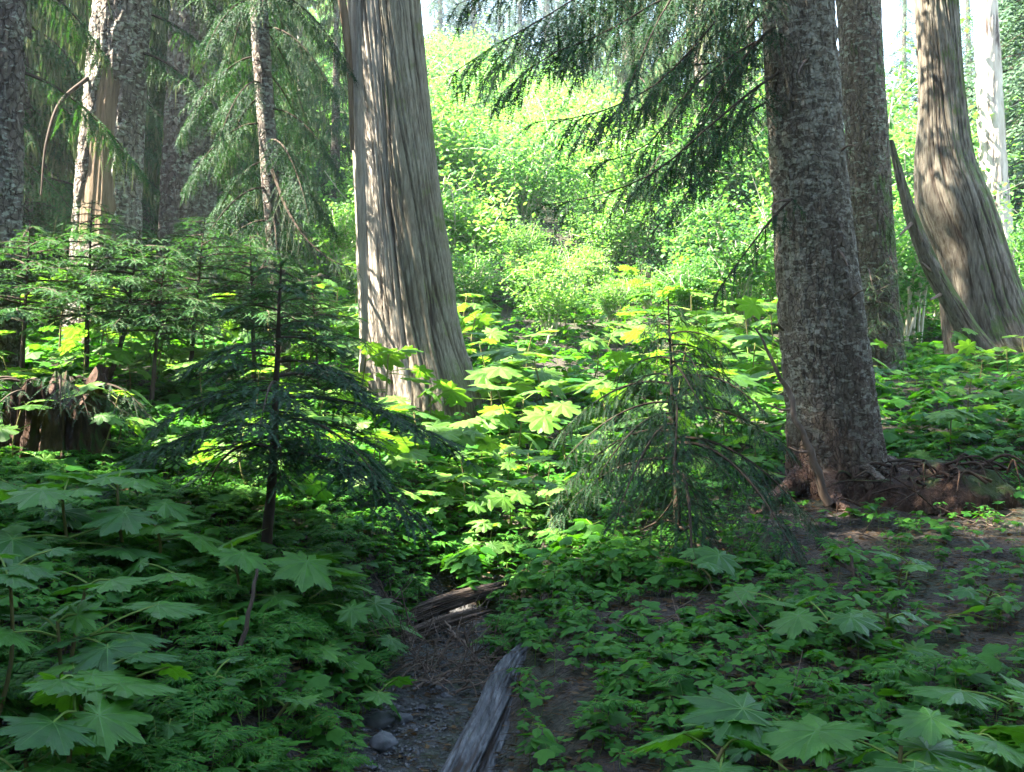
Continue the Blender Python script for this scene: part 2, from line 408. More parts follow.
# ------------------------------------------------------------------ ground
def make_ground():
    def ax(n, near, far, c=0.0, pw=4):
        u = np.linspace(-1, 1, n); return c + near * u + (far - near) * np.sign(u) * np.abs(u) ** (pw + 1)
    xs = ax(420, 9.0, 160); ys = ax(460, 10.0, 165, 7.0)
    X, Y = np.meshgrid(xs, ys)
    Z = hgt(X, Y)
    g = Geo(); g.add(np.stack([X, Y, Z], -1), grid_faces(len(xs), len(ys)), 0, 0.5)
    tag(g.build('ground', M['ground'], None, True), kind='structure')
    # the muddy channel
    ys = np.linspace(-3, 7.0, 420); us = np.linspace(-.36, .58, 70)
    Y, U = np.meshgrid(ys, us, indexing='ij')
    X = np.interp(Y, CH_Y, CH_X) + U * (1 + .12 * fbm(Y * 1.5, U * 0, 2., 2))
    Z = hgt(X, Y) + .012 - .09 * sstep(.12, .34, np.where(U > 0, U - .20, -U) + .16 * fbm(X * 3.5, Y * 3.5, 6., 4)) - .1 * sstep(6.6, 7.0, Y) + .022 * fbm(X * 11, Y * 11, 2.2, 5)
    g = Geo(); g.add(np.stack([X, Y, Z], -1), grid_faces(len(us), len(ys)), 0, .5)
    tag(g.build('creek_bed', M['bed'], None, True), kind='structure')
make_ground()

# ------------------------------------------------------------------ conifer foliage
UP = np.array([0, 0, 1.0])
def twigs(geo, P0, D, L, k, nl, nw, droop, rng, mat=1, wood=0, wr=.003, flat=.2, lift=.15):
    """needle-covered twigs: P0, D (T,3), L (T,) -> one triangle per needle, both sides"""
    T = len(P0)
    if T == 0: return
    t = np.linspace(.04, 1, k)[None, :, None]
    Lq = L[:, None, None]
    pts = P0[:, None] + D[:, None] * Lq * t - UP * (droop * Lq) * t ** 2
    tan = unit(D[:, None] - UP * 2 * droop * t)
    side = unit(np.cross(tan, UP) + 1e-4)
    nrm = np.cross(side, tan)
    R = np.repeat(rng.random(T), k * 3)
    tp = (1 - .55 * t ** 3)
    for s_ in (-1, 1):
        j = rng.normal(0, flat, (T, k, 1)); a = .75 + rng.normal(0, .12, (T, k, 1))
        tip = pts + (side * s_ * a + tan * .6 + nrm * (j + lift)) * nl * tp
        b0 = pts - tan * nw * .5; b1 = pts + tan * nw * .5
        V = np.stack([b0, b1, tip], 2).reshape(-1, 3)
        geo.add(V, np.arange(len(V)).reshape(-1, 3), mat, R)
    if wr:
        q = np.linspace(0, 1, 4)[None, :, None]
        c = P0[:, None] + D[:, None] * Lq * q - UP * (droop * Lq) * q ** 2
        w_ = wr * (1 - .7 * q)
        s0 = unit(np.cross(D, UP) + 1e-4)[:, None]; n0 = np.cross(s0[:, 0], D)[:, None]
        ring = np.stack([c + s0 * w_, c - s0 * w_ * .5 + n0 * w_ * .87, c - s0 * w_ * .5 - n0 * w_ * .87], 2)  # T,4,3,3
        F = grid_faces(3, 4, True)
        V = ring.reshape(T, 12, 3)
        geo.add(V.reshape(-1, 3), (F[None] + (np.arange(T) * 12)[:, None, None]).reshape(-1, 4), wood, .5)

def branch(geo, path, rng, tl, gap, nl=.018, nw=.0045, ngap=.006, droop=.25, r0=.012, sub=3, tstart=.12, ang=55, tipl=.35, mat=1, wood=0, wr=.003, hang=0.0, flat=.2, up=0.0, skip=.06):
    """a bough: wood along path, twigs both sides, subtwigs on the longer ones"""
    P = smooth_path(path, 14); n = len(P)
    d = np.concatenate([[0], np.cumsum(np.linalg.norm(np.diff(P, axis=0), axis=1))]); Lb = d[-1]
    tube(geo, P, r0 * (1 - .8 * np.linspace(0, 1, n)), 5, wood)
    m = max(4, int(Lb * (1 - tstart) / gap))
    u = tstart + (1 - tstart) * (np.arange(m) + rng.random(m) * .5) / m
    u = u[rng.random(m) > skip]; m = len(u)
    s_ = np.where(np.arange(m) % 2 == 0, 1, -1)
    pos = np.stack([np.interp(u * Lb, d, P[:, i]) for i in range(3)], -1)
    tg = np.gradient(P, axis=0); tan = unit(np.stack([np.interp(u * Lb, d, tg[:, i]) for i in range(3)], -1))
    side = unit(np.cross(tan, UP))
    a = np.radians(ang * (1 - .35 * u) + rng.normal(0, 8, m))[:, None]
    D = tan * np.cos(a) + side * s_[:, None] * np.sin(a) + UP * (rng.normal(0, .14, m) + up)[:, None] - UP * hang * rng.uniform(.3, 1.7, m)[:, None] + rng.normal(0, .1, (m, 3))
    D = unit(D)
    env = (tipl + (1 - tipl) * np.sin(np.clip((1 - u) * 1.15, 0, 1) * math.pi * .62)) * np.clip((u - tstart) * 6 + .45, 0, 1)
    L = tl * env * rng.uniform(.65, 1.15, m)
    P0, DD, LL = [pos], [D], [L]
    if sub:
        for q in range(sub):
            for sg in (-1, 1):
                f = (.22 + .6 * (q + rng.random(m) * .7) / sub)[:, None]
                p = pos + D * L[:, None] * f - UP * (droop * L)[:, None] * f ** 2
                tn = unit(D - UP * 2 * droop * f); sd_ = unit(np.cross(tn, UP) + 1e-4)
                a2 = np.radians(48 + rng.normal(0, 9, m))[:, None]
                d2 = unit(tn * np.cos(a2) + sd_ * sg * np.sin(a2) - UP * (hang * .5) + UP * rng.normal(0, .08, m)[:, None])
                l2 = L * (1 - f[:, 0]) * rng.uniform(.45, .75, m)
                k_ = l2 > 2.2 * nl
                P0.append(p[k_]); DD.append(d2[k_]); LL.append(l2[k_])
    # leading tip
    P0.append(P[-2:-1]); DD.append(unit(P[-1:] - P[-3:-2])); LL.append(np.array([tl * tipl]))
    P0 = np.concatenate(P0); DD = np.concatenate(DD); LL = np.concatenate(LL)
    edges = np.quantile(LL, [0, .35, .7, 1.0]); edges[-1] += 1
    for i in range(3):
        k_ = (LL >= edges[i]) & (LL < edges[i + 1])
        if k_.sum(): twigs(geo, P0[k_], DD[k_], LL[k_], max(3, int(LL[k_].mean() / ngap)), nl, nw, droop, rng, mat, wood, wr, flat)

def bough_path(L, rise, drop, bend=0.0, n=6):
    t = np.linspace(0, 1, n)
    return np.stack([L * t, bend * L * t ** 2, L * (rise * t - drop * t ** 2)], -1)

def lichen_on(geo, arr, rng, count, lmin, lmax, mat=2, wd=.02):
    V = arr[rng.integers(0, len(arr), count)]
    L = rng.uniform(lmin, lmax, count) * rng.random(count); a = rng.uniform(0, 6.28, count)
    dx = np.stack([np.cos(a), np.sin(a), np.zeros(count)], -1) * wd
    k = rng.normal(0, .12, (count, 3)) * L[:, None]; k[:, 2] = 0
    p0, p1 = V - dx, V + dx; m0 = V + k * .5 - UP * (L * .55)[:, None] - dx * .5; m1 = m0 + dx * 1.1; e = V + k - UP * L[:, None]
    W = np.stack([p0, p1, m1, m0, e], 1).reshape(-1, 3); o = np.arange(count)[:, None] * 5
    R = np.repeat(rng.random(count), 5)
    geo.add(W, np.concatenate([o + np.array([[0, 1, 2]]), o + np.array([[0, 2, 3]]), o + np.array([[3, 2, 4]])]), mat, R)

# bough template library (arrays at unit length along +X)
RB = np.random.default_rng(11)
def bough_lib(n, L, tl, gap, rise, drop, **kw):
    out = []
    for i in range(n):
        g = Geo(); branch(g, bough_path(L, rise * RB.uniform(.6, 1.3), drop * RB.uniform(.7, 1.3), RB.uniform(-.15, .15)), RB, tl, gap, **kw)
        out.append(g.arrays())
    return out
LIB_FAR = bough_lib(4, 1.0, .36, .065, .05, .35, nl=.055, nw=.035, ngap=.045, droop=.35, r0=.012, sub=2, wr=0)
LIB_FAR2 = bough_lib(4, 1.0, .42, .06, .0, .40, nl=.08, nw=.045, ngap=.05, droop=.5, r0=.012, sub=2, wr=0, hang=.25)
LIB_MID = bough_lib(5, 1.0, .36, .04, .12, .40, nl=.028, nw=.011, ngap=.016, droop=.3, r0=.012, sub=3, wr=.002)
LIB_NEAR = bough_lib(5, 1.0, .34, .034, .15, .35, nl=.022, nw=.0055, ngap=.0075, droop=.22, r0=.010, sub=3, wr=.0022)
LIB_HANG = bough_lib(6, 1.0, .42, .042, -.02, .55, nl=.026, nw=.013, ngap=.015, droop=.4, r0=.012, sub=3, wr=.002, hang=.28, flat=.5)

def crown(rng, z0, z1, rbot, rtop, nb, lib, shape=1.0, tilt=0.0, axis=None, lichen=0, rmin=0.0):
    """boughs round a vertical axis; axis(z)->xy offset"""
    g = Geo()
    u = (np.arange(nb) + rng.random(nb)) / nb
    for q in range(nb):
        z = z0 + (z1 - z0) * u[q]; r = (rbot + (rtop - rbot) * u[q] ** shape) * rng.uniform(.65, 1.12)
        a = q * 2.39996 + rng.normal(0, .35)
        R = rotz(np.array(a)) @ roty(np.array(-tilt + rng.normal(0, .12))) @ rotx(np.array(rng.normal(0, .15)))
        o = np.array([0, 0, z]) if axis is None else np.array([*axis(z), z])
        g.put(lib[rng.integers(len(lib))], R * r, o + (R @ np.array([rmin, 0, 0])), rng.random())
    if lichen:
        V = np.concatenate(g.V); lichen_on(g, V, rng, lichen, .15, .6)
    return g

# ------------------------------------------------------------------ trunks
def trunk_geo(path, ns, nl, bark, flare=0.0, fl_h=.5, lobes=5, seed=0, amp=.02, mat=0, mask=None, mats_fn=None):
    """path rows x,y,z,r ; bark 'ridge' | 'plate' """
    P = smooth_path(path, nl); r = P[:, 3]
    z = P[:, 2] - P[0, 2]
    th = np.arange(ns) / ns * 2 * math.pi
    TH, Z = np.meshgrid(th, z); RR = np.repeat(r[:, None], ns, 1)
    c, s_ = np.cos(TH), np.sin(TH)
    f = RR * flare * np.exp(-Z / fl_h) * (.55 + .75 * np.clip(np.cos(lobes * TH + 1.3 * np.sin(2 * TH + seed) + seed), -.4, 1))
    k = 3.2 * r.mean() / .4
    cav = np.full(TH.shape, .7)
    d = RR * .06 * fbm(c * 1.3 + seed, s_ * 1.3, Z * .5, 3)
    if bark == 'ridge':
        tw = TH + .10 * Z + .12 * vnoise(c * 2, s_ * 2, Z * .7 + seed)
        cc, ss = np.cos(tw), np.sin(tw)
        n1 = fbm(cc * 5.5 + seed, ss * 5.5, Z * .28, 3); n2 = fbm(cc * 13 + seed, ss * 13, Z * .55, 3)
        f1 = np.exp(-(n1 / .055) ** 2); f2 = np.exp(-(n2 / .075) ** 2) * .75
        cav = 1 - np.maximum(f1, f2)
        d = d - amp * (1.5 * f1 + .9 * f2) + amp * (.9 * n1 + .9 * n2)
    else:
        a = np.abs(fbm(c * 5 + seed, s_ * 5, Z * 3.2 * r.mean() ** -0.3, 3)); b = fbm(c * 14 + seed, s_ * 14, Z * 9, 3)
        d = d - amp * 1.6 * np.clip(.28 - a, 0, 1) / .28 + amp * .7 * b
    rad = RR + f + d
    if mask is not None: rad = rad - mask(TH, Z)
    V = np.stack([P[:, None, 0] + rad * c, P[:, None, 1] + rad * s_, np.repeat(P[:, 2][:, None], ns, 1)], -1)
    g = Geo(); g.add(V, grid_faces(ns, nl, True), mat, cav.ravel())
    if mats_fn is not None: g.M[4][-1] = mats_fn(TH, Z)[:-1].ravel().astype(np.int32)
    return g, P, rad

def px_path(pts, Y, H=None, rtop=.12, dz=.35, lean=(0, 0)):
    """pixel outline (px,py,halfwidth) at depth Y -> world path, carried on up to height H"""
    out = [np.array([*at(px, py, Y), hw / FPX * Y]) for px, py, hw in pts]
    b = out[0].copy(); b[2] = min(b[2], h1(b[0], b[1])) - dz; out.insert(0, b)
    if H:
        t = out[-1]; d = (out[-1] - out[-2])[:3]; d = d / d[2]
        for q in (.35, .7, 1.0):
            z = t[2] + (H - t[2]) * q
            out.append(np.array([t[0] + d[0] * (z - t[2]) * (1 - .5 * q) + lean[0] * q, t[1] + lean[1] * q, z, t[3] + (rtop - t[3]) * q]))
    return np.array(out)

TREES = {}
def tree(name, label, cat, path, mat, bark, ns=96, nl=260, flare=.0, fl_h=.5, seed=0, amp=.02, group=None, crown_geo=None, cmat=None, mask=None, lobes=5, mats_fn=None):
    base = path[0].copy(); base[2] = h1(base[0], base[1])
    e = empty(name, base[:3], label, cat, group)
    p = path.copy(); p[:, :3] -= base[:3]
    g, P, rad = trunk_geo(p, ns, nl, bark, flare, fl_h, lobes, seed, amp, mask=mask, mats_fn=mats_fn)
    tr = g.build('trunk', mat, e, True)
    if crown_geo is not None:
        cg = crown_geo(lambda z: (np.interp(z, P[:, 2], P[:, 0]), np.interp(z, P[:, 2], P[:, 1])))
        cg.build('crown', cmat, e)
    return e, tr, P, rad, base[:3]

R1 = np.random.default_rng(5)
NM = [M['twig'], M['hemlock'], M['lichen']]; FM = [M['twig'], M['fir'], M['lichen']]

# --- the big cedar in the middle
e_cedar, *_ = tree('cedar_tree', 'big ridged grey-brown cedar, the widest trunk left of centre', 'tree',
    px_path([(421, 394, 57), (413, 340, 50.5), (404, 250, 45), (392, 120, 40), (384, 0, 36.5)], 11, 24, .15),
    [M['cedar'], M['cedar_brown']], 'ridge', 380, 420, .20, .40, 1.0, .022,
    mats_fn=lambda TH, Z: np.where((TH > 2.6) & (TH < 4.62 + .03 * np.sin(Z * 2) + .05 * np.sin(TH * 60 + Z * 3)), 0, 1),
    crown_geo=lambda ax: crown(R1, 9, 22, 3.4, .8, 70, LIB_FAR, .8, axis=ax), cmat=NM,
    mask=lambda TH, Z: .05 * np.exp(-((TH - 4.62 - .03 * np.sin(Z * 2)) / .035) ** 2) * sstep(.3, 1.0, Z))
# splintered strand on its left edge
g = Geo()
Pp = smooth_path([at(352, 150, 10.75), at(349, 70, 10.7), at(342, 0, 10.65), at(330, -60, 10.6)], 40) - np.array(e_cedar.location)
tube(g, Pp, np.linspace(.015, .05, 40), 12, 0, disp=lambda th, i: .012 * np.sin(th * 3 + i * .1))
g.build('bark_strip', M['bare_wood'], e_cedar, True)

# --- the big fir on the right, with its long overhanging boughs
e_fir, tr_fir, Pf, radf, base_fir = tree('fir_tree', 'stout scaly-barked fir with whitish lichen patches, largest trunk right of centre', 'tree',
    px_path([(839, 498, 50), (834, 440, 46), (825, 350, 42.5), (814, 240, 38.5), (804, 120, 36.5), (797, 0, 35.5)], 8, 22, .12),
    M['fir_bark'], 'plate', 180, 420, .55, .22, 2.0, .014,
    crown_geo=lambda ax: crown(R1, 6.3, 21, 3.4, .6, 130, LIB_FAR, .9, axis=ax), cmat=FM)
for (px_, py_, dx_, dy_) in ((790, 200, -22, 8), (842, 150, 14, -4), (850, 300, 16, -10), (783, 330, -14, -6), (806, 60, -8, 14), (838, 250, 10, 16)):
    a_ = at(px_, py_, 7.72); b_ = at(px_ + dx_, py_ + dy_, 7.45)
    g = Geo(); tube(g, smooth_path([a_ - base_fir, (a_ + b_) / 2 + UP * .02 - base_fir, b_ - base_fir], 7) , np.linspace(.012, .004, 7), 6); g.build('dead_twig', M['stick'], e_fir, True)
def fir_bough(pts, tl, gap=.055, hang=.35, droop=.45, r0=.014, up=0.0, seed=0, skip=.26, sub=3):
    rg = np.random.default_rng(seed); g = Geo()
    branch(g, [p - base_fir for p in pts], rg, tl, gap, nl=.024, nw=.010, ngap=.0095, droop=droop, r0=r0, sub=sub, ang=50, hang=hang, wr=.0028, flat=.45, up=up, skip=skip, tstart=.12)
    lichen_on(g, np.concatenate(g.V), rg, 60, .03, .16, 2, .006)
    g.build('bough', FM, e_fir)
fir_bough([at(797, -70, 8), at(745, -20, 7.6), at(700, 40, 7.2), at(640, 95, 6.9), at(575, 118, 6.7), at(535, 122, 6.6)], .62, .05, seed=1)
fir_bough([at(800, 60, 8), at(760, 85, 7.7), at(705, 130, 7.4), at(650, 175, 7.2), at(600, 195, 7.1), at(545, 205, 7.0)], .5, .05, seed=2)
fir_bough([at(790, -140, 8), at(700, -80, 7.4), at(620, -30, 7.0), at(540, 20, 6.7), at(480, 55, 6.5), at(450, 75, 6.5)], .66, .045, seed=3)
fir_bough([at(790, -110, 8), at(725, -60, 7.0), at(670, 0, 6.5), at(640, 60, 6.2), at(620, 110, 6.1)], .5, .05, seed=4)
fir_bough([at(800, 20, 8), at(770, 30, 7.8), at(735, 70, 7.7), at(700, 130, 7.6), at(690, 190, 7.55)], .42, .05, seed=5)
fir_bough([at(790, -180, 8), at(690, -120, 7.8), at(600, -60, 7.7), at(520, -20, 7.6), at(455, 5, 7.5)], .6, .045, seed=6)
fir_bough([at(815, 180, 8), at(780, 210, 7.7), at(740, 260, 7.5), at(712, 300, 7.4)], .26, .06, seed=7, sub=2, skip=.25)
fir_bough([at(805, 90, 8.2), at(770, 100, 8.4), at(730, 130, 8.6), at(690, 190, 8.7), at(650, 235, 8.8)], .42, .05, seed=8)
fir_bough([at(800, -20, 8.0), at(740, -25, 7.3), at(670, -5, 6.9), at(600, 35, 6.7), at(540, 60, 6.6), at(500, 95, 6.6)], .6, .045, seed=10)
fir_bough([at(800, 30, 8.2), at(750, 45, 8.0), at(690, 90, 7.9), at(640, 150, 7.8), at(590, 165, 7.8)], .5, .05, seed=11)
fir_bough([at(795, -100, 8.2), at(740, -80, 8.2), at(650, -30, 8.3), at(580, 30, 8.4), at(520, 50, 8.5), at(480, 80, 8.5)], .7, .05, seed=12)
fir_bough([at(800, -10, 8.2), at(765, 10, 8.3), at(720, 60, 8.5), at(670, 70, 8.6), at(640, 110, 8.6)], .6, .05, seed=13)
fir_bough([at(795, -40, 8.2), at(760, -10, 8.6), at(735, 40, 8.8), at(715, 110, 8.9), at(705, 170, 9.0)], .5, .05, seed=9)

e_hem, *_ = tree('hemlock_tree', 'dark mossy-edged trunk standing just behind the stout scaly fir', 'tree',
    px_path([(884, 388, 24), (880, 330, 21), (873, 240, 21), (865, 120, 21.5), (858, 0, 21.5)], 12, 22, .1),
    M['moss_bark'], 'plate', 120, 320, .35, .3, 3.0, .014,
    crown_geo=lambda ax: crown(R1, 7.5, 21, 3.0, .6, 90, LIB_FAR, .9, axis=ax), cmat=NM)
g = Geo()
for q in range(7):
    a = at(880 + R1.uniform(-12, 14), 255 + q * 14, 11.6); 
    branch(g, [a - np.array(e_hem.location), at(868 - R1.uniform(-30, 25), 275 + q * 12, 11.2) - np.array(e_hem.location)], R1, .3, .04, nl=.02, nw=.006, ngap=.01, sub=2)
g.build('shoots', NM, e_hem)

e_bulge, *_ = tree('cedar_tree', 'thick trunk with a bulging bend halfway up, by the right edge', 'tree',
    px_path([(1008, 368, 52), (992, 330, 43), (973, 260, 35), (953, 198, 35), (946, 168, 29.5), (942, 100, 22.5), (936, 0, 20.5)], 14, 22, .12),
    M['cedar_moss'], 'ridge', 240, 360, .25, .5, 4.0, .020,
    crown_geo=lambda ax: crown(R1, 9, 21, 3.0, .6, 80, LIB_FAR, .9, axis=ax), cmat=NM)
e_lean, *_ = tree('leaning_snag', 'thin mossy dead stem leaning left out of the bulging trunk\'s base', 'snag',
    px_path([(990, 372, 18), (963, 322, 12), (931, 265, 9), (908, 205, 6), (891, 140, 2.2)], 13.4, None),
    M['cedar_moss'], 'ridge', 60, 200, .2, .3, 5.0, .012)
g = Geo()
for (a, b) in (((935, 275), (921, 262)), ((915, 220), (900, 235)), ((925, 250), (917, 228)), ((945, 292), (930, 300))):
    g = Geo(); tube(g, smooth_path([at(*a, 13.4), at(*b, 13.2)], 5) - np.array(e_lean.location), np.linspace(.035, .012, 5), 6)
    g.build('dead_twig', M['stick'], e_lean)
e_pale, *_ = tree('sunlit_tree', 'pale sunlit trunk behind the bulging one, bright against the sky', 'tree',
    px_path([(1007, 310, 15), (998, 230, 14), (990, 100, 12.5), (985, 0, 11.5)], 19, 20, .1),
    M['pale_bark'], 'plate', 60, 160, .2, .5, 6.0, .02,
    crown_geo=lambda ax: crown(R1, 10.5, 19, 1.8, .5, 50, LIB_FAR, .9, axis=ax), cmat=NM)

# --- left group
e_edge, _, Pe, _, _ = tree('old_tree', 'rough dark trunk cut off by the left edge of the view', 'tree',
    px_path([(-12, 300, 30), (-4, 200, 25), (1, 100, 22), (4, 0, 20)], 9, 20, .1),
    M['grey_bark'], 'plate', 100, 260, .3, .4, 7.0, .03,
    crown_geo=lambda ax: crown(R1, 11, 19, 1.8, .6, 60, LIB_FAR, .9, axis=ax), cmat=NM)
YB = 12.0
pth = px_path([(103, 345, 38), (107, 230, 33), (112, 140, 31), (118, 60, 29), (123, 0, 28)], YB, 20, .1)
def scar(TH, Z):
    zt = at(0, 78, YB)[2] - (h1(pth[0, 0], pth[0, 1])); zb = at(0, 245, YB)[2] - h1(pth[0, 0], pth[0, 1])
    Zg = Z + pth[0, 2] - h1(pth[0, 0], pth[0, 1])
    u = (Zg - zb) / (zt - zb)
    c = 4.86 - .25 * (1 - u); wd = .42 + .28 * (1 - u) + .22 * fbm(Zg * 3.5, 0., 4.4, 4)
    return sstep(0, .10, wd - np.abs(TH - c)) * sstep(-.05, .03, u) * (1 - sstep(.97, 1.02, u + .05 * np.sin(TH * 9)))
e_scar, tr_s, Ps, rads, bs = tree('scarred_tree', 'grey trunk at left with its bark torn off in a long tan scar', 'tree', pth,
    M['grey_bark'], 'plate', 160, 420, .25, .5, 8.0, .022,
    crown_geo=lambda ax: crown(R1, 12.5, 19, 2.4, .6, 60, LIB_FAR, .9, axis=ax), cmat=NM,
    mask=lambda TH, Z: .085 * scar(TH, Z))
# bare wood inside the scar
nz_, nt_ = 120, 40
zz = np.linspace(at(0, 262, YB)[2], at(0, 70, YB)[2], nz_) - bs[2]
TH, Z = np.meshgrid(np.linspace(3.9, 5.6, nt_), zz)
r_ = np.interp(zz, Ps[:, 2], Ps[:, 3])[:, None] - .055 + .025 * fbm(TH * 9, Z * .8, 1., 4)
r_ = np.minimum(r_, np.interp(zz, Ps[:, 2], Ps[:, 3])[:, None] - .03)
g = Geo(); g.add(np.stack([np.interp(zz, Ps[:, 2], Ps[:, 0])[:, None] + r_ * np.cos(TH), np.interp(zz, Ps[:, 2], Ps[:, 1])[:, None] + r_ * np.sin(TH), Z], -1), grid_faces(nt_, nz_))
g.build('exposed_wood', M['bare_wood'], tr_s, True)
g = Geo(); tube(g, smooth_path([at(88, 78, 11.7), at(62, 100, 11.5), at(47, 140, 11.3), at(41, 195, 11.2)], 20) - bs, np.linspace(.026, .010, 20), 8)
g.build('dead_branch', M['twig'], e_scar, True)
e_third, _, P3, _, b3 = tree('old_tree', 'flaky grey trunk with a sunlit left edge, right of the scarred trunk', 'tree',
    px_path([(185, 345, 33), (188, 230, 28), (192, 120, 27), (197, 0, 25.5)], 14, 20, .1),
    M['grey_bark'], 'plate', 130, 320, .25, .5, 9.0, .028,
    crown_geo=lambda ax: crown(R1, 12.5, 19, 2.4, .6, 60, LIB_FAR, .9, axis=ax), cmat=NM)

# the drooping hemlock between the flaky trunk and the cedar
pd = px_path([(282, 330, 8), (275, 250, 8), (266, 120, 9), (258, 0, 9)], 10.6, 14, .05)
e_droop, trd, Pd, _, bd = tree('drooping_hemlock', 'slender hemlock with dark hanging boughs left of the big cedar', 'tree', pd, M['grey_bark'], 'plate', 40, 120, .2, .3, 12.0, .008)
rg = np.random.default_rng(77)
for q in range(46):
    z = 1.0 + 6.6 * (q / 46) + rg.uniform(0, .2); a = q * 2.4 + rg.normal(0, .3)
    L = rg.uniform(.65, 1.15) * (1.0 if z > 1.8 else .75)
    g = Geo(); R = rotz(np.array(a)); p = bough_path(L, .05, .95) @ R.T + np.array([np.interp(z, Pd[:, 2], Pd[:, 0]), np.interp(z, Pd[:, 2], Pd[:, 1]), z])
    branch(g, p, rg, .40, .04, nl=.022, nw=.009, ngap=.010, droop=.45, hang=.32, r0=.012, sub=3, wr=.002, flat=.5)
    lichen_on(g, np.concatenate(g.V), rg, 25, .05, .25, 2, .006)
    g.build('bough', FM, e_droop)
g = Geo(); branch(g, [np.array(p) - bd for p in (at(272, 170, 10.5), at(290, 215, 10.2), at(312, 245, 10.0), at(335, 262, 9.9), at(360, 270, 9.8))], rg, .3, .035, nl=.02, nw=.007, ngap=.009, droop=.5, hang=.5, r0=.02, sub=3)
g.build('bough', FM, e_droop)

def low_boughs(e, base, P, zs, seed, lmin, lmax, amin, amax):
    rg = np.random.default_rng(seed)
    for z in zs:
        a = rg.uniform(amin, amax); L = rg.uniform(lmin, lmax)
        o = np.array([np.interp(z, P[:, 2], P[:, 0]), np.interp(z, P[:, 2], P[:, 1]), z])
        p = bough_path(L, .05, .75, rg.uniform(-.2, .2)) @ rotz(np.array(a)).T + o
        g = Geo(); branch(g, p, rg, .5, .045, nl=.024, nw=.010, ngap=.012, droop=.45, hang=.3, r0=.02, sub=3, wr=.002, flat=.5, tstart=.2)
        lichen_on(g, np.concatenate(g.V), rg, 130, .06, .4, 2, .007)
        g.build('bough', NM, e)
low_boughs(e_edge, e_edge.location, Pe, np.linspace(2.9, 4.6, 3), 1, .8, 1.2, .2, 1.0)
low_boughs(e_scar, bs, Ps, np.linspace(3.6, 6.2, 6), 2, 1.2, 1.9, -.5, .6)
low_boughs(e_third, b3, P3, np.linspace(2.6, 6.0, 9), 3, 1.2, 1.9, -.5, .6)
# ------------------------------------------------------------------ background conifers (left wood, hill top, right)
def far_tree_mesh(seed, H, rb, lib, nb, lich=0, z0=.06, mats=NM, r0=.18, tilt=-.05, shape=.9):
    rg = np.random.default_rng(seed)
    g = Geo(); n = 24; z = np.linspace(-.4, H, n)
    P = np.stack([.05 * np.sin(z * .5 + seed), .05 * np.cos(z * .4), z], -1)
    tube(g, P, r0 * (1 - .93 * np.linspace(0, 1, n)), 12, 0, disp=lambda th, i: .01 * np.sin(5 * th + i))
    tm = g.mesh('trunk', M['grey_bark'], True)
    c = crown(rg, H * z0, H * .985, rb, .12, nb, lib, shape, tilt=tilt, lichen=lich)
    return tm, c.mesh('crown', mats)
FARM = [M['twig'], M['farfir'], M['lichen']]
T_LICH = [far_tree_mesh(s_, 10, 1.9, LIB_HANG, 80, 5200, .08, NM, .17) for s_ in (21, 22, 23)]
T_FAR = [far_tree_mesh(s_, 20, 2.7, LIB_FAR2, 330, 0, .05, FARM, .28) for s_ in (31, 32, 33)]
T_SMALL = [far_tree_mesh(s_, 9, 1.6, LIB_FAR, 90, 0, .04, FARM, .12) for s_ in (41, 42)]
def put_tree(kind, var, X, Y, sc, label, name, group, rz=None, zs=1.0):
    tm, cm = kind[var % len(kind)]
    e = empty(name, (X, Y, h1(X, Y)), label, 'tree', group)
    e.rotation_euler = (0, 0, R1.uniform(0, 6.28) if rz is None else rz); e.scale = (sc, sc, sc * zs)
    link('trunk', tm, e); link('crown', cm, e)
    return e
LW = [(25, 13.5, 1.0), (62, 16.5, 1.05), (140, 17.0, 1.0), (236, 15.5, .85), (-60, 15, 1.1), (10, 19, 1.1), (95, 20, 1.1), (165, 21, 1.1), (215, 19.5, 1.0), (275, 20, .85), (300, 24, .8), (45, 25, 1.2), (130, 27, 1.2), (205, 26, 1.1), (-20, 24, 1.2), (255, 29, 1.1)]
LW += [(335, 22, .8), (185, 17.5, .9), (100, 15.5, .95), (-10, 13, .9), (225, 22.5, 1.0), (290, 26.5, .9), (60, 21.5, 1.1), (-45, 18.5, 1.1)]
for q, (px, Y, sc) in enumerate(LW):
    near = Y < 18
    put_tree(T_LICH, q, (px - 512) / FPX * Y, Y, sc,
             {0: 'lichen-draped conifer directly right of the trunk at the left edge', 1: 'lichen-draped conifer seen between the left-edge trunk and the scarred trunk', 2: 'lichen-hung conifer behind the gap between scarred and flaky trunks', 3: 'lichen-hung conifer between the flaky trunk and the drooping hemlock'}.get(q, 'lichen-hung conifer deep in the dim wood behind the left trunks'),
             'lichen_conifer', 'lichen-hung conifers of the left wood')
HT = [(440, 62, 1.0), (475, 58, .95), (500, 66, 1.1), (520, 56, .9), (548, 60, 1.05), (575, 64, 1.1), (592, 57, .9), (640, 60, 1.05), (660, 66, 1.1), (690, 58, 1.0), (715, 63, 1.1), (742, 57, .9), (760, 66, .9),
      (400, 58, 1.0), (350, 52, 1.0), (320, 56, 1.05), (460, 75, 1.1), (610, 78, .9), (560, 76, 1.1), (700, 78, 1.1)]
for q, (px, Y, sc) in enumerate(HT):
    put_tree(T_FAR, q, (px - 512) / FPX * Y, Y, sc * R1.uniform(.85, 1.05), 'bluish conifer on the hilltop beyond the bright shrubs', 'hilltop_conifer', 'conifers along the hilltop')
RT = [(1040, 26, 1.0), (1015, 34, 1.0), (1060, 20, .9), (968, 44, .8), (1000, 48, .9), (1030, 42, 1.0)]
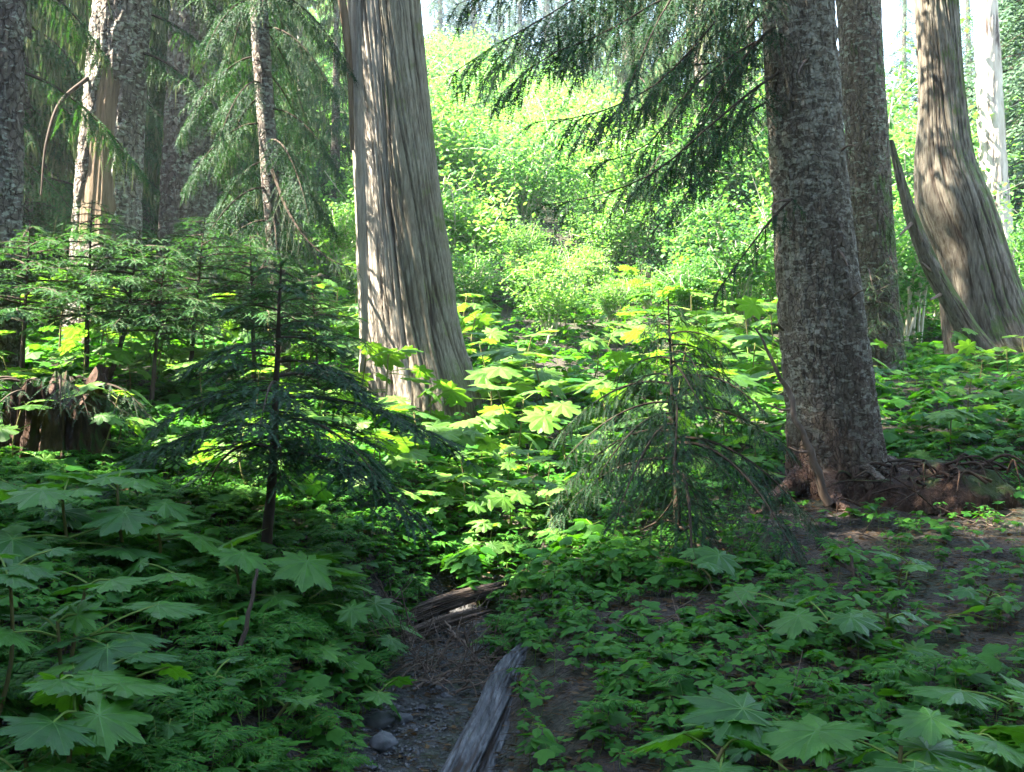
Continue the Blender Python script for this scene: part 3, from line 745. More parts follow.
for q, (px, Y, sc) in enumerate(RT):
    put_tree(T_FAR, q + 1, (px - 512) / FPX * Y, Y, sc, 'green conifer behind the pale sunlit trunk at the right edge' if q < 1 else 'conifer of the far wood at the right edge, beyond the sunlit trunk', 'far_conifer', 'conifers at the right edge')
for q, (X, Y, sc) in enumerate([(-13, 12.6, .78), (-14.5, 16.5, .8), (-15.5, 20.5, .85), (-18, 25, .95), (-11.6, 14.6, .62)]):
    put_tree(T_FAR, q, X, Y, sc, 'conifer added outside the view on the left, shading the dim wood', 'shade_conifer', 'conifers of the left wood outside the view')  # unseen trees, added to keep the sun off the lichen-hung conifers
T_HIGH = [far_tree_mesh(51, 17, 1.7, LIB_FAR2, 110, 0, .5, FARM, .2)]  # unseen tree added to shade the fir's foot, crown raised above the frame
put_tree(T_HIGH, 0, -4.7, 6.9, 1.0, 'tall conifer with a high crown, added outside the view for shade', 'shade_conifer', 'conifers around the gully')
put_tree(T_HIGH, 0, -6.2, 7.3, 1.15, 'tall conifer with a high crown, added outside the view for shade', 'shade_conifer', 'conifers around the gully')
for q, (px, Y, sc, lab) in enumerate([(905, 36, .62, 'pale young conifer in the bright gap right of the mossy-edged trunk'), (882, 50, .55, 'small far conifer low in the bright gap beside the mossy-edged trunk'), (925, 58, .7, 'far conifer half hidden by the bulging trunk in the bright gap')]):
    put_tree(T_FAR, q, (px - 512) / FPX * Y, Y, sc, lab, 'far_conifer', None)
put_tree(T_LICH, 1, (700 - 512) / FPX * 21, 21, 1.35, 'bluish conifer rising from the slope behind the overhanging boughs', 'slope_conifer', None)
put_tree(T_LICH, 2, (628 - 512) / FPX * 27, 27, 1.45, 'smaller bluish conifer farther up the slope, left of the first', 'slope_conifer', None)
put_tree(T_LICH, 0, (752 - 512) / FPX * 30, 30, 1.4, 'bluish conifer just left of the stout fir, high on the slope', 'slope_conifer', None)
# neighbours just outside the view to the left that shade the gully
for q, (X, Y, sc) in enumerate([(-5.5, 3.2, 1.0), (-7.6, 4.3, 1.0), (-6.8, .5, 1.1), (-10.5, 2, 1.2), (-9.2, 4.0, 1.0), (-5.0, -2.5, 1.0), (-13, 3.2, 1.2), (4.8, 2.2, .9), (5.9, 5.0, .9), (2.8, -3.2, 1.0), (-2.2, -5, 1.1), (6.5, -1.2, 1.1), (8.2, 3.2, 1.1), (0.6, -8, 1.1), (-5, -7.5, 1.1), (5, -7, 1.1), (-9, -4, 1.2), (9.5, 7.4, .9), (-3.4, 1.2, .8)]):
    put_tree(T_FAR, q, X, Y, sc, 'tall conifer just outside the view, shading the gully', 'shade_conifer', 'conifers around the gully', None, 1.35 if X < -4 else 1.0)

# ------------------------------------------------------------------ saplings
def sapling(name, label, base, top, r0, seed, nb, rmax, mat, profile, rise, drop, tl, gap, z0=.12, hang=.0, nl=.018, nw=.005, ngap=.0065, droop=.2, sub=3, group=None, curve=0.0, tip=1.0):
    rg = np.random.default_rng(seed)
    e = empty(name, base, label, 'sapling', group)
    d = np.array(top) - np.array(base)
    path = smooth_path([np.zeros(3) - UP * .1, d * .35 + np.array([curve, 0, 0]), d * .7 + np.array([curve * .5, 0, 0]), d], 40)
    g = Geo(); tube(g, path, r0 * (1 - .9 * np.linspace(0, 1, 40)), 10, 0, disp=lambda th, i: r0 * .1 * np.sin(3 * th + i * .7))
    g.build('trunk', M['twig'], e, True)
    H = d[2]
    for q in range(nb):
        u = z0 + (1 - z0) * (q + rg.random() * .6) / nb
        L = rmax * profile(u) * rg.choice([.45, .8, .95, 1.0, 1.1, 1.2]) * rg.uniform(.85, 1.1); a = q * 2.39996 + rg.normal(0, .5)
        p0 = np.array([np.interp(u * H, path[:, 2], path[:, 0]), np.interp(u * H, path[:, 2], path[:, 1]), u * H])
        g = Geo()
        p = bough_path(L, rise(u) + rg.normal(0, .08), drop(u) * rg.uniform(.8, 1.2), rg.uniform(-.2, .2)) @ rotz(np.array(a)).T + p0
        branch(g, p, rg, tl * (.35 + .65 * L / rmax), gap, nl=nl, nw=nw, ngap=ngap, droop=droop, r0=.009 * (.4 + L / rmax), sub=sub, hang=hang, tstart=.1, wr=.0022)
        g.build('branch', [M['twig'], mat], e)
    return e
gz = lambda px, py, Y: np.array([*(at(px, py, Y)[:2]), h1(*at(px, py, Y)[:2])])
Yl = 5.7
sapling('fir_sapling', 'young fir with broad dark drooping tiers, left of the gully', gz(264, 575, Yl), at(281, 262, Yl), .036, 1, 27, 1.05, M['fir'],
        lambda u: np.interp(u, [0, .2, .45, .7, .9, 1], [.75, 1.0, 1.0, .62, .25, .08]), lambda u: .05 + .25 * u, lambda u: .70 - .45 * u, .44, .029, z0=.34, curve=.02, nl=.022, nw=.0075)
Yr = 7.0
sapling('hemlock_sapling', 'sparse young hemlock with a bare spindly top, right of centre', gz(679, 555, Yr), at(668, 298, Yr), .03, 2, 33, 1.05, M['fir'],
        lambda u: np.interp(u, [0, .25, .5, .75, .95, 1], [.6, .95, 1.0, .62, .18, .06]), lambda u: .12 + .1 * u, lambda u: .85 - .4 * u, .36, .040, z0=.25, hang=.22, droop=.4, nw=.007, ngap=.0075, sub=3)
BS = [((85, 380), (92, 200), 9.2, .03, .0, 'upright feathery hemlock sapling in front of the scarred trunk'),
      ((96, 400), (140, 230), 9.0, .03, .10, 'feathery sapling on a trunk bowed to the right, by the dark stump'),
      ((188, 400), (205, 215), 9.6, .028, .0, 'feathery hemlock sapling in front of the flaky trunk'),
      ((255, 385), (250, 235), 9.8, .028, .0, 'feathery sapling below the drooping hemlock'),
      ((20, 380), (30, 225), 8.6, .028, .0, 'feathery sapling at the left edge above the dark stump'),
      ((150, 400), (165, 255), 8.8, .024, .0, 'low feathery sapling between scarred and flaky trunks'),
      ((320, 390), (312, 275), 9.6, .02, .0, 'small feathery sapling just left of the big cedar\'s foot')]
for q, (b, t, Y, r0, cv, lab) in enumerate(BS):
    sapling('hemlock_sapling', lab, gz(*b, Y), at(*t, Y), r0, 60 + q, 38, 1.0 if q < 5 else .6, M['feather'],
            lambda u: np.interp(u, [0, .3, .6, .85, 1], [.7, 1.0, .85, .5, .1]), lambda u: .2, lambda u: .3, .34, .04, z0=.44, nl=.022, nw=.008, ngap=.010, sub=2, group='feathery saplings under the left trunks', curve=cv)

# ------------------------------------------------------------------ broad leaves
VEIN = []
def club_leaf(level):
    """palmate toothed leaf in the XY plane, stalk at origin, tip toward +X, overall width about 1"""
    cen = np.radians([0, 42, -42, 84, -84, 124, -124, 158, -158]); ln = np.array([.62, .60, .60, .53, .53, .43, .43, .30, .30])
    order = np.argsort(cen); cen = cen[order]; ln = ln[order]
    A, Rr, W = [], [], []
    sh = {3: ([-.5, -.40, -.34, -.26, -.20, -.11, 0, .11, .20, .26, .34, .40], [.62, .74, .70, .86, .80, .93, 1.0, .93, .80, .86, .70, .74]),
          2: ([-.5, -.30, 0, .30], [.62, .84, 1.0, .84]), 1: ([-.5, 0], [.70, 1.0])}[level]
    for i in range(len(cen)):
        wd = np.radians(41)
        for f, k in zip(*sh):
            A.append(cen[i] + f * wd); Rr.append(ln[i] * k * (1 + .05 * math.sin(i * 7 + f * 31))); W.append(abs(f) * 2)
    A, Rr, W = map(np.array, (A, Rr, W))
    n = len(A); rings = {3: [.35, .7, 1.0], 2: [.55, 1.0], 1: [1.0]}[level]
    V = [np.zeros((1, 3))]
    for q in rings:
        r = Rr * q if q == 1.0 else Rr.mean() * q * .55 + Rr * q * .45
        z = -.28 * r ** 2 - .10 * W * r + .018 * np.sin(A * 5 + q * 9) * r
        V.append(np.stack([r * np.cos(A), r * np.sin(A), z], -1))
    V = np.concatenate(V); F3 = []; F4 = []
    for i in range(n - 1):
        F3.append((0, 1 + i, 2 + i))
        for q in range(len(rings) - 1):
            o = 1 + q * n; F4.append((o + i, o + n + i, o + n + i + 1, o + i + 1))
    if level == 3:
        vv, vf = [], []
        for i in np.where(W == 0)[0]:
            path = [V[0] + UP * .003] + [V[1 + q * n + i] + UP * .004 for q in range(3)]
            sd = np.array([-math.sin(A[i]), math.cos(A[i]), 0]); o = len(vv)
            for q, p in enumerate(path): h_ = .007 * (1 - q / 3.2); vv += [p + sd * h_, p - sd * h_]
            for q in range(3): vf.append((o + 2*q, o + 2*q + 1, o + 2*q + 3, o + 2*q + 2))
        VEIN.append((np.array(vv), np.array(vf)))
    return V, np.array(F3), (np.array(F4) if F4 else None)
CL = {k: club_leaf(k) for k in (1, 2, 3)}

def put_leaf(geo, lv, Mx, T, rnd, mat=0):
    V, F3, F4 = CL[lv]; W = V @ Mx.T + T
    n0 = geo.n; geo.add(W, F3, mat, rnd)
    if lv == 3: geo.add(VEIN[0][0] @ Mx.T + T, VEIN[0][1], 2, .6)
    if F4 is not None:
        geo.F[4].append(F4 + n0); geo.M[4].append(np.full(len(F4), mat, np.int32))

def club_layout(rg, H, nl, size, tiers=2, spread=1.0):
    """positions of the leaves of one plant: list (attach, centre, matrix)"""
    out = []; top = np.array([rg.normal(0, .08) * H, rg.normal(0, .08) * H, H])
    for q in range(nl):
        tier = q % tiers; a = q * 2.39996 + rg.normal(0, .25)
        z = H - tier * .16 * (size / .3) - rg.uniform(0, .05)
        att = top * (z / H); pl = size * rg.uniform(.55, 1.0) * (.8 + .35 * tier) * spread
        if q == 0: pl *= .45
        el = .35 - .25 * tier + rg.normal(0, .12)
        c = att + np.array([math.cos(a) * math.cos(el), math.sin(a) * math.cos(el), math.sin(el)]) * pl
        sz = size * rg.uniform(.55, 1.2)
        Mx = rotz(np.array(a)) @ roty(np.array(.08 + .10 * tier + rg.normal(0, .22))) @ rotx(np.array(rg.normal(0, .24))) * sz
        out.append((att, c, Mx, rg.random()))
    return top, out

def club_parts(rg, H, nl, size, lv, tiers=2, spread=1.0):
    top, ls = club_layout(rg, H, nl, size, tiers, spread)
    st = Geo(); P = smooth_path([np.array([rg.normal(0, .05), rg.normal(0, .05), -.08]), top * .5 + np.array([rg.normal(0, .04), rg.normal(0, .04), 0]), top], 12)
    tube(st, P, np.linspace(.011, .007, 12) * (.6 + size), 6)
    return st, ls
def leaf_with_stalk(g, att, c, Mx, rnd, lv):
    put_leaf(g, lv, Mx, c, rnd, 0)
    tube(g, smooth_path([att, (att + c) / 2 + UP * .012, c], 6), .0026 + .004 * np.linspace(1, .4, 6) * .5, 4, 1)

# landmarks for telling look-alike plants apart
LMK = [('the big cedar', 420, 385), ('the stout fir', 840, 480), ('the fir sapling', 272, 500), ('the spindly hemlock sapling', 676, 470), ('the dark stump', 55, 440),
       ('the bulging trunk', 985, 365), ('the scarred trunk', 105, 330), ('the flaky trunk', 188, 330), ('the gully mouth', 480, 600), ('the mossy-edged trunk', 884, 380), ('the grey log', 490, 720)]
LABCOUNT = {}
ORD = ['closest to', 'second closest to', 'third closest to', 'fourth closest to']
def set_labels(items, noun, adj):
    """items: list of (object, px, py, Y)"""
    by = {}
    for it in items:
        o, px, py, Y = it
        d = [(math.hypot(px - x, (py - y) * 1.2), n, x) for n, x, y in LMK]; dm, n, x = min(d)
        side = 'left' if px < x else 'right'
        by.setdefault((n, side), []).append((dm, o))
    for (n, side), L in by.items():
        L.sort(key=lambda t: t[0])
        for q, (dm, o) in enumerate(L):
            if q < 4: o['label'] = f'{noun} {ORD[q]} {n} on its {side}'
            else: o['label'] = f'{noun} crowded farther {side} of {n}'

# --- close, individually built devil's clubs: (px, py, Y, leaf size, leaves)
rg = np.random.default_rng(300)
NEAR = [(95, 575, 3.5, .30, 5), (122, 640, 3.25, .30, 4), (55, 620, 3.2, .27, 3), (85, 668, 3.0, .30, 3), (70, 705, 2.8, .30, 3), (15, 760, 2.6, .30, 3), (10, 560, 3.3, .26, 3),
        (70, 490, 4.7, .40, 7), (115, 480, 5.0, .40, 6), (20, 480, 5.2, .36, 5), (150, 505, 4.9, .34, 5), (230, 560, 4.7, .34, 7), (310, 562, 4.9, .34, 6), (180, 568, 4.5, .28, 4), (360, 600, 5.2, .27, 5),
        (330, 655, 4.6, .22, 3), (380, 700, 4.6, .18, 3), (290, 745, 3.8, .17, 3), (170, 750, 3.4, .18, 3), (215, 690, 3.7, .18, 3),
        (720, 742, 3.0, .30, 3), (800, 722, 3.2, .34, 4), (900, 738, 3.0, .34, 5), (985, 728, 3.1, .34, 5), (960, 765, 2.7, .34, 4), (1010, 700, 3.5, .32, 4),
        (830, 622, 4.6, .32, 6), (780, 608, 5.0, .26, 5), (722, 562, 6.0, .34, 5), (700, 580, 5.8, .30, 5), (905, 560, 5.6, .2, 4), (890, 625, 4.6, .22, 5), (990, 620, 4.9, .2, 4)]
items = []
for q, (px, py, Y, size, nl) in enumerate(NEAR):
    p = at(px, py, Y); z = h1(p[0], p[1]); H = max(.14, p[2] - z - .02)
    e = empty('devils_club', (p[0], p[1], z), '', "devil's club", "broad-leaved devil's clubs on the near banks")
    st, ls = club_parts(rg, H, nl + 1, size * .88, 3, 1 if nl < 4 else 2)
    st.build('stem', M['stem'], e, True)
    for l in ls:
        g = Geo(); leaf_with_stalk(g, *l, 3); g.build('leaf', [M['club_near'], M['petiole'], M['vein']], e, False)
    items.append((e, px, py, Y))
set_labels(items, "wide-leaved near devil's club", 'near')

# --- mid-ground devil's clubs: six kinds, copied
KIND = []
for q in range(7):
    rr = np.random.default_rng(400 + q)
    st, ls = club_parts(rr, rr.uniform(.55, .95), int(rr.integers(9, 14)), rr.uniform(.34, .45), 2, 3)
    g = Geo()
    for l in ls: leaf_with_stalk(g, *l, 2)
    KIND.append((st.mesh('stem', M['stem'], True), g.mesh('leaves', [M['club'], M['petiole']])))
def ok_spot(x, y, r=.35):
    if ch_d(x, y) < r and y < 7.0: return False
    for e, rr in TR_POS:
        if math.hypot(x - e[0], y - e[1]) < rr: return False
    return True
TR_POS = [(e.location, rr) for e, rr in ((e_cedar, .75), (e_fir, .6), (e_hem, .45), (e_bulge, .8), (e_scar, .5), (e_third, .5), (e_droop, .2))]
rg = np.random.default_rng(500); items = []; placed = []
def try_club(px, Y, sc, dmin):
    x = (px - 512) / FPX * Y
    if not ok_spot(x, Y) or any((x - a) ** 2 + (Y - b) ** 2 < dmin * dmin for a, b in placed): return False
    z = h1(x, Y); placed.append((x, Y))
    e = empty('devils_club', (x, Y, z), '', "devil's club", "devil's clubs filling the middle ground")
    if px > 860 and Y > 9: sc *= .62
    e.rotation_euler = (rg.normal(0, .08), rg.normal(0, .08), rg.uniform(0, 6.28)); e.scale = (sc, sc, sc * rg.uniform(.8, 1.25))
    sm, lm = KIND[rg.integers(len(KIND))]
    link('stem', sm, e); link('leaves', lm, e)
    pp = proj((x, Y, z + .6 * sc)); items.append((e, pp[0], pp[1], Y)); return True
for (px, Y, sc) in [(385, 9.6, .95), (420, 9.4, .9), (355, 9.9, .9), (450, 9.7, .8), (505, 9.6, 1.05), (520, 9.3, .85), (490, 10.4, 1.05), (480, 8.8, .75), (500, 8.2, .7), (530, 8.4, .6), (460, 8.3, .7), (410, 8.4, .8), (380, 8.0, .75), (470, 7.6, .55), (505, 7.5, .6), (530, 7.7, .55), (440, 7.4, .5), (490, 7.2, .4), (545, 8.0, .6), (420, 7.3, .5), (465, 7.9, .6), (560, 7.4, .45), (90, 9.8, 1.0), (60, 9.9, 1.0), (120, 9.9, .95), (215, 10.2, 1.0)]:
    try_club(px, Y, sc, .2)
n = 0
while n < 6000 and len(items) < 230:
    n += 1
    Y = rg.uniform(8.3, 19) if rg.random() < .75 else rg.uniform(6.6, 9)
    px = rg.uniform(-40, 1064)
    if Y < 8.2 and 600 < px: continue
    try_club(px, Y, rg.uniform(.65, 1.15) * (1.0 if Y > 9 else .7), .42)
set_labels(items, "tiered devil's club", '')

# ------------------------------------------------------------------ small herbs
def herb_leaf(kind):
    if kind == 0:   # ovate, folded along the middle
        x = np.array([0, .25, .6, 1.0]); wv = np.array([0, .30, .27, 0])
        V = np.array([(0,0,0),(.25,.30,-.02),(.28,0,.03),(.25,-.30,-.02),(.65,.26,-.07),(.65,0,-.02),(.65,-.26,-.07),(1.05,0,-.14)])
        F = np.array([(0,1,2),(0,2,3),(1,4,5),(1,5,2),(2,5,6),(2,6,3),(4,7,5),(5,7,6)])
    else:           # three-lobed, toothed
        A = np.radians([-95,-70,-52,-40,-30,-15,0,15,30,40,52,70,95]); r = np.array([.35,.62,.78,.66,.62,.85,1.0,.85,.62,.66,.78,.62,.35])
        V = np.concatenate([[(0,0,0)], np.stack([r*np.cos(A), r*np.sin(A)*.9, -.18*r*r - .05*np.abs(np.sin(A*3))], -1)])
        F = np.array([(0, i, i+1) for i in range(1, len(A))])
    return V, F
HL = [herb_leaf(0), herb_leaf(1)]
def herb(rg, kind, H, nl, size):
    g = Geo(); V, F = HL[kind]
    top = np.array([rg.normal(0, .12) * H, rg.normal(0, .12) * H, H])
    tube(g, smooth_path([np.array([0, 0, -.03]), top * .5 + rg.normal(0, .01, 3), top], 5), .0022, 4, 1)
    for q in range(nl):
        a = q * (2 * math.pi / min(nl, 5)) + rg.normal(0, .3); z = H * (1 - .22 * (q // 5))
        o = top * (z / H); d = np.array([math.cos(a), math.sin(a), .25]); pl = size * rg.uniform(.1, .7)
        Mx = rotz(np.array(a)) @ roty(np.array(.15 + rg.normal(0, .2))) @ rotx(np.array(rg.normal(0, .2))) * size * rg.uniform(.7, 1.15)
        g.add(V @ Mx.T + o + d * pl, F, 0, rg.random())
        tube(g, np.stack([o, o + d * pl]), .0012, 3, 1)
    return g
rg = np.random.default_rng(600)
HERBS = [herb(rg, k, rg.uniform(.10, .26), int(n_), s_) for k, n_, s_ in ((0, 5, .10), (0, 9, .08), (1, 3, .12), (1, 5, .10), (1, 8, .09), (0, 12, .07), (1, 3, .15), (1, 4, .13), (1, 6, .08), (0, 6, .06))]
HMESH = [g.mesh('herb', [M['herb'], M['petiole']]) for g in HERBS]
HARR = [g.arrays() for g in HERBS]
def lacy(rg, H, size):
    g = Geo(); V, F = HL[0]
    for q in range(3):
        a = q * 2.1 + rg.normal(0, .3); d = np.array([math.cos(a), math.sin(a), 0]); o = UP * H
        n_ = 9; t = np.linspace(.1, 1, n_)
        sp = o + d * (size * t)[:, None] + UP * (size * (.25 * t - .45 * t ** 2))[:, None]
        tube(g, sp, .0012, 3, 1)
        sd = np.cross(d, UP)
        for i in range(n_):
            for s_ in (-1, 1):
                L = size * .42 * (1 - .8 * t[i]) + .012
                b = math.atan2((d * .55 + sd * s_)[1], (d * .55 + sd * s_)[0])
                for f, m_ in ((0.0, 1.0), (.45, .6)):
                    Mx = rotz(np.array(b + rg.normal(0, .15) + f * s_)) @ roty(np.array(.1 + rg.normal(0, .2))) @ np.diag([L * m_, L * .55 * m_, L])
                    g.add(V @ Mx.T + sp[i] + (d * .3 + sd * s_) * L * f, F, 0, rg.random())
    tube(g, np.stack([UP * -.03, UP * H * .5 + rg.normal(0, .01, 3), UP * H]), .002, 4, 1)
    return g
for q in range(3): HERBS.append(lacy(rg, rg.uniform(.15, .28), rg.uniform(.13, .2)))
HMESH += [g.mesh('herb', [M['herb'], M['petiole']]) for g in HERBS[10:]]; HARR += [g.arrays() for g in HERBS[10:]]
NAMES = ['oval-leaved herb', 'bushy small-leaved herb', 'three-leaved herb', 'lobed-leaf herb', 'bushy lobed herb', 'dense oval-leaved herb', 'large three-leaved herb', 'four-leaved lobed herb', 'low lobed herb', 'tiny oval-leaved herb', 'lacy fern-like herb', 'spreading lacy herb', 'small lacy herb']
def herb_density(x, y):
    """how thick the ground cover is"""
    d = 1.0
    q = x - float(np.interp(y, CH_Y, CH_X))
    if y < 7 and -.19 < q < (.50 if y < 5.4 else .36): d = 0
    elif x > 0 and y < 7.5 and not (5.7 < y < 7.4 and x < 1.7): d *= (.22 + .7 * (fbm(x * 1.5, y * 1.5, 4.4, 2) > .0)) * (1 - .45 * sstep(1.6, 2.8, x) * (y > 4.2))
    if x > 2.2 and y < 8.5: d *= .7
    return float(d)
hitems = []
n = 0
while len(hitems) < 250 and n < 9000:
    n += 1
    Y = 2.7 + 4.6 * rg.random() ** 1.1; px = rg.uniform(-10, 1034); x = (px - 512) / FPX * Y
    if rg.random() > herb_density(x, Y) or not ok_spot(x, Y, .18): continue
    z = h1(x, Y); pp = proj((x, Y, z + .15))
    if pp[1] > 790: continue
    k = int(rg.integers(len(HMESH))) if x > -.2 or rg.random() < .45 else int(rg.integers(10, 13)); sc = rg.uniform(.5, 1.15) * (.8 if x > 0 else .75)
    o = link('forest_herb', HMESH[k], None, (x, Y, z)); o.rotation_euler = (rg.normal(0, .12), rg.normal(0, .12), rg.uniform(0, 6.28)); o.scale = (sc,) * 3
    tag(o, NAMES[k], 'herb', 'small herbs of the near banks'); hitems.append((o, pp[0], pp[1], Y, k))
for q in range(62):
    px = rg.uniform(462, 650); Y = rg.uniform(5.9, 6.9); x = (px - 512) / FPX * Y
    if q > 45: px = rg.uniform(462, 530); Y = rg.uniform(6.45, 6.95); x = (px - 512) / FPX * Y
    if q < 46 and not ok_spot(x, Y, .30): continue
    k = int(rg.choice([1, 4, 5, 8, 4])); sc = rg.uniform(.9, 1.5); z = h1(x, Y)
    o = link('forest_herb', HMESH[k], None, (x, Y, z)); o.rotation_euler = (rg.normal(0, .15), rg.normal(0, .15), rg.uniform(0, 6.28)); o.scale = (sc,) * 3
    tag(o, NAMES[k], 'herb', 'small herbs of the near banks'); pp = proj((x, Y, z + .15)); hitems.append((o, pp[0], pp[1], Y, k))
for k in range(len(HMESH)):
    set_labels([it[:4] for it in hitems if it[4] == k], NAMES[k], '')
# dense low cover that no one could count
gc = Geo(); n = 0
while n < 13500:
    if rg.random() < .55: Y = 2.6 + 6.5 * rg.random() ** .8; 
    else: Y = rg.uniform(8, 22)
    x = rg.uniform(-.56, .56) * Y
    if rg.random() > herb_density(x, Y) or not ok_spot(x, Y, .17): n += .3; continue
    sc = rg.uniform(.45, 1.0) * (1.0 if Y < 9 else 1.6) * (.62 if x > 0 and Y < 8 else .85)
    Mx = rotz(np.array(rg.uniform(0, 6.28))) @ rotx(np.array(rg.normal(0, .15))) * sc
    gc.put(HARR[rg.integers(10, 13) if x < 0 and Y < 8 and rg.random() < .35 else rg.integers(10)], Mx, np.array([x, Y, 0.0]), rg.random()); n += 1
xy = [v.mean(0) for v in gc.V]; zz = hgt(np.array([p[0] for p in xy]), np.array([p[1] for p in xy]))
for v, z in zip(gc.V, zz): v[:, 2] += z
tag(gc.build('ground_cover', [M['herb'], M['petiole']]), 'low mixed herbs carpeting the forest floor', 'ground cover', kind='stuff')

# ------------------------------------------------------------------ hillside shrubs
def shrub_mesh(seed, H=2.4, n=2600, ls=.10):
    rg = np.random.default_rng(seed)
    g = Geo(); st = []
    tips = []
    for q in range(11):
        a = rg.uniform(0, 6.28); l = rg.uniform(.25, 1.0); top = np.array([math.cos(a) * l, math.sin(a) * l, H * rg.uniform(.55, 1.0) * (1 - .25 * l)])
        P = smooth_path([np.array([rg.normal(0, .1), rg.normal(0, .1), -.1]), top * np.array([.25, .25, .5]) + rg.normal(0, .07, 3), top * np.array([.75, .75, .82]) + rg.normal(0, .06, 3), top], 10)
        tube(g, P, np.linspace(.022, .006, 10), 5); tips.append(P)
        for r in range(5):
            i = rg.integers(4, 9); e = P[i] + rg.normal(0, .35, 3) + UP * .1
            Q = smooth_path([P[i], (P[i] + e) / 2 + rg.normal(0, .05, 3), e], 6); tube(g, Q, np.linspace(.008, .003, 6), 4); tips.append(Q)
    stm = g.mesh('stems', M['pale_stem'], True)
    al = np.concatenate([t[len(t) // 3:] for t in tips])
    c = al[rg.integers(0, len(al), n)] + rg.normal(0, .16, (n, 3)) * np.array([1, 1, .7])
    a = rg.uniform(0, 6.28, n); Rm = rotz(a) @ roty(rg.normal(.35, .35, n)) @ rotx(rg.normal(0, .35, n)) * (ls * rg.uniform(.6, 1.3, n))[:, None, None]
    V = np.array([(0,0,0),(.45,.34,-.05),(.45,-.34,-.05),(1.0,0,-.12),(.45,0,.03)]); F = np.array([(0,1,4),(0,4,2),(1,3,4),(4,3,2)])
    f = Geo(); f.copies(V, F, Rm, c, 0, rg.random(n))
    return stm, f
SH = [shrub_mesh(700 + q, 2.2 + .2 * q, 3600, .085) for q in range(6)]
SHM = [(a, b.mesh('foliage', M['shrub'])) for a, b in SH]; SHA = [b.arrays() for a, b in SH]
rg = np.random.default_rng(800); pl = []; n = 0
def hill_label(px, Y):
    side = 'left of the big cedar' if px < 400 else 'between cedar and fir' if px < 790 else 'right of the stout fir'
    row = 'low on the bright slope' if Y < 21 else 'partway up the bright slope' if Y < 30 else 'high on the bright slope'
    return f'sunlit shrub {row}, {side}'
while len(pl) < 240 and n < 8000:
    n += 1
    Y = 15.5 + 27 * rg.random() ** 1.1; px = rg.uniform(290, 1050); x = (px - 512) / FPX * Y
    if px < 330 and Y < 19: continue
    if any((x - a) ** 2 + (Y - b) ** 2 < (.75 + .022 * Y) ** 2 for a, b in pl): continue
    if not ok_spot(x, Y): continue
    pl.append((x, Y)); k = int(rg.integers(6)); sc = rg.choice([.5, .7, .9, 1.25, 1.6]) * rg.uniform(.85, 1.15) * (.95 if Y > 20 else .65)
    e = empty('hillside_shrub', (x, Y, h1(x, Y)), hill_label(px, Y), 'shrub', 'shrubs covering the sunlit slope')
    e.rotation_euler = (0, 0, rg.uniform(0, 6.28)); e.scale = (sc * 1.1, sc * 1.1, sc)
    link('stems', SHM[k][0], e); link('foliage', SHM[k][1], e)
tall = shrub_mesh(760, 5.5, 5200, .11); tall = (tall[0], tall[1].mesh('foliage', M['shrub']))
for q, (px, Y, sc, lab) in enumerate([(898, 27, 1.0, 'tall leafy sapling in the bright gap right of the mossy-edged trunk'), (922, 31, 1.1, 'leafy sapling partly hidden by the leaning dead stem'), (1016, 25, .9, 'leafy sapling behind the bulging trunk at the right edge'), (745, 30, .9, 'tall leafy sapling just left of the stout fir, under its boughs')]):
    x = (px - 512) / FPX * Y
    e = empty('leafy_sapling', (x, Y, h1(x, Y)), lab, 'sapling'); e.rotation_euler = (0, 0, q * 1.7); e.scale = (sc * 1.25, sc * 1.25, sc)
    link('stems', tall[0], e); link('foliage', tall[1], e)
gc = Geo()
for q in range(210):
    Y = rg.uniform(38, 68); px = rg.uniform(230, 1080); x = (px - 512) / FPX * Y; sc = rg.uniform(1.1, 1.8)
    gc.put(SHA[rg.integers(6)], rotz(np.array(rg.uniform(0, 6.28))) * sc, np.array([x, Y, h1(x, Y)]), rg.random())
tag(gc.build('hillside_thicket', M['shrub']), 'far bright thicket covering the top of the slope', 'thicket', kind='stuff')

# ------------------------------------------------------------------ stump, logs, roots, sticks, stones
bz = gz(58, 470, 7.0)
rg = np.random.default_rng(900)
e = empty('rotten_stump', bz, 'dark red-brown rotten stump under the left saplings', 'stump')
zt = at(0, 372, 7.0)[2] - bz[2]
n, ns = 90, 200
th = np.arange(ns) / ns * 2 * math.pi; zz = np.linspace(-.15, 1, n)
TH, U = np.meshgrid(th, zz)
top = zt * (.84 + .40 * fbm(np.cos(TH) * 2.6, np.sin(TH) * 2.6, 3., 4) + .12 * np.sin(TH * 3 + 1))
Z = np.where(U < 0, U, U * top)
r = .28 + .12 * np.exp(-Z / .12) * (1 + .5 * np.cos(5 * TH + 1)) + .075 * (1 - np.abs(fbm(np.cos(TH) * 5, np.sin(TH) * 5, Z * 1.2, 4)) * 2.4) + .03 * fbm(np.cos(TH) * 9, np.sin(TH) * 9, Z * 9, 2)
g = Geo(); g.add(np.stack([r * np.cos(TH), r * np.sin(TH), Z], -1), grid_faces(ns, n, True))
ri = r[-1] * .55
g.add(np.stack([np.concatenate([r[-1] * np.cos(th), ri * np.cos(th), ri * .5 * np.cos(th)]), np.concatenate([r[-1] * np.sin(th), ri * np.sin(th), ri * .5 * np.sin(th)]), np.concatenate([Z[-1], Z[-1] * .75, np.full(ns, zt * .55)])], -1), grid_faces(ns, 3, True))
g.build('stump_body', M['rot'], e, True)
g = Geo()
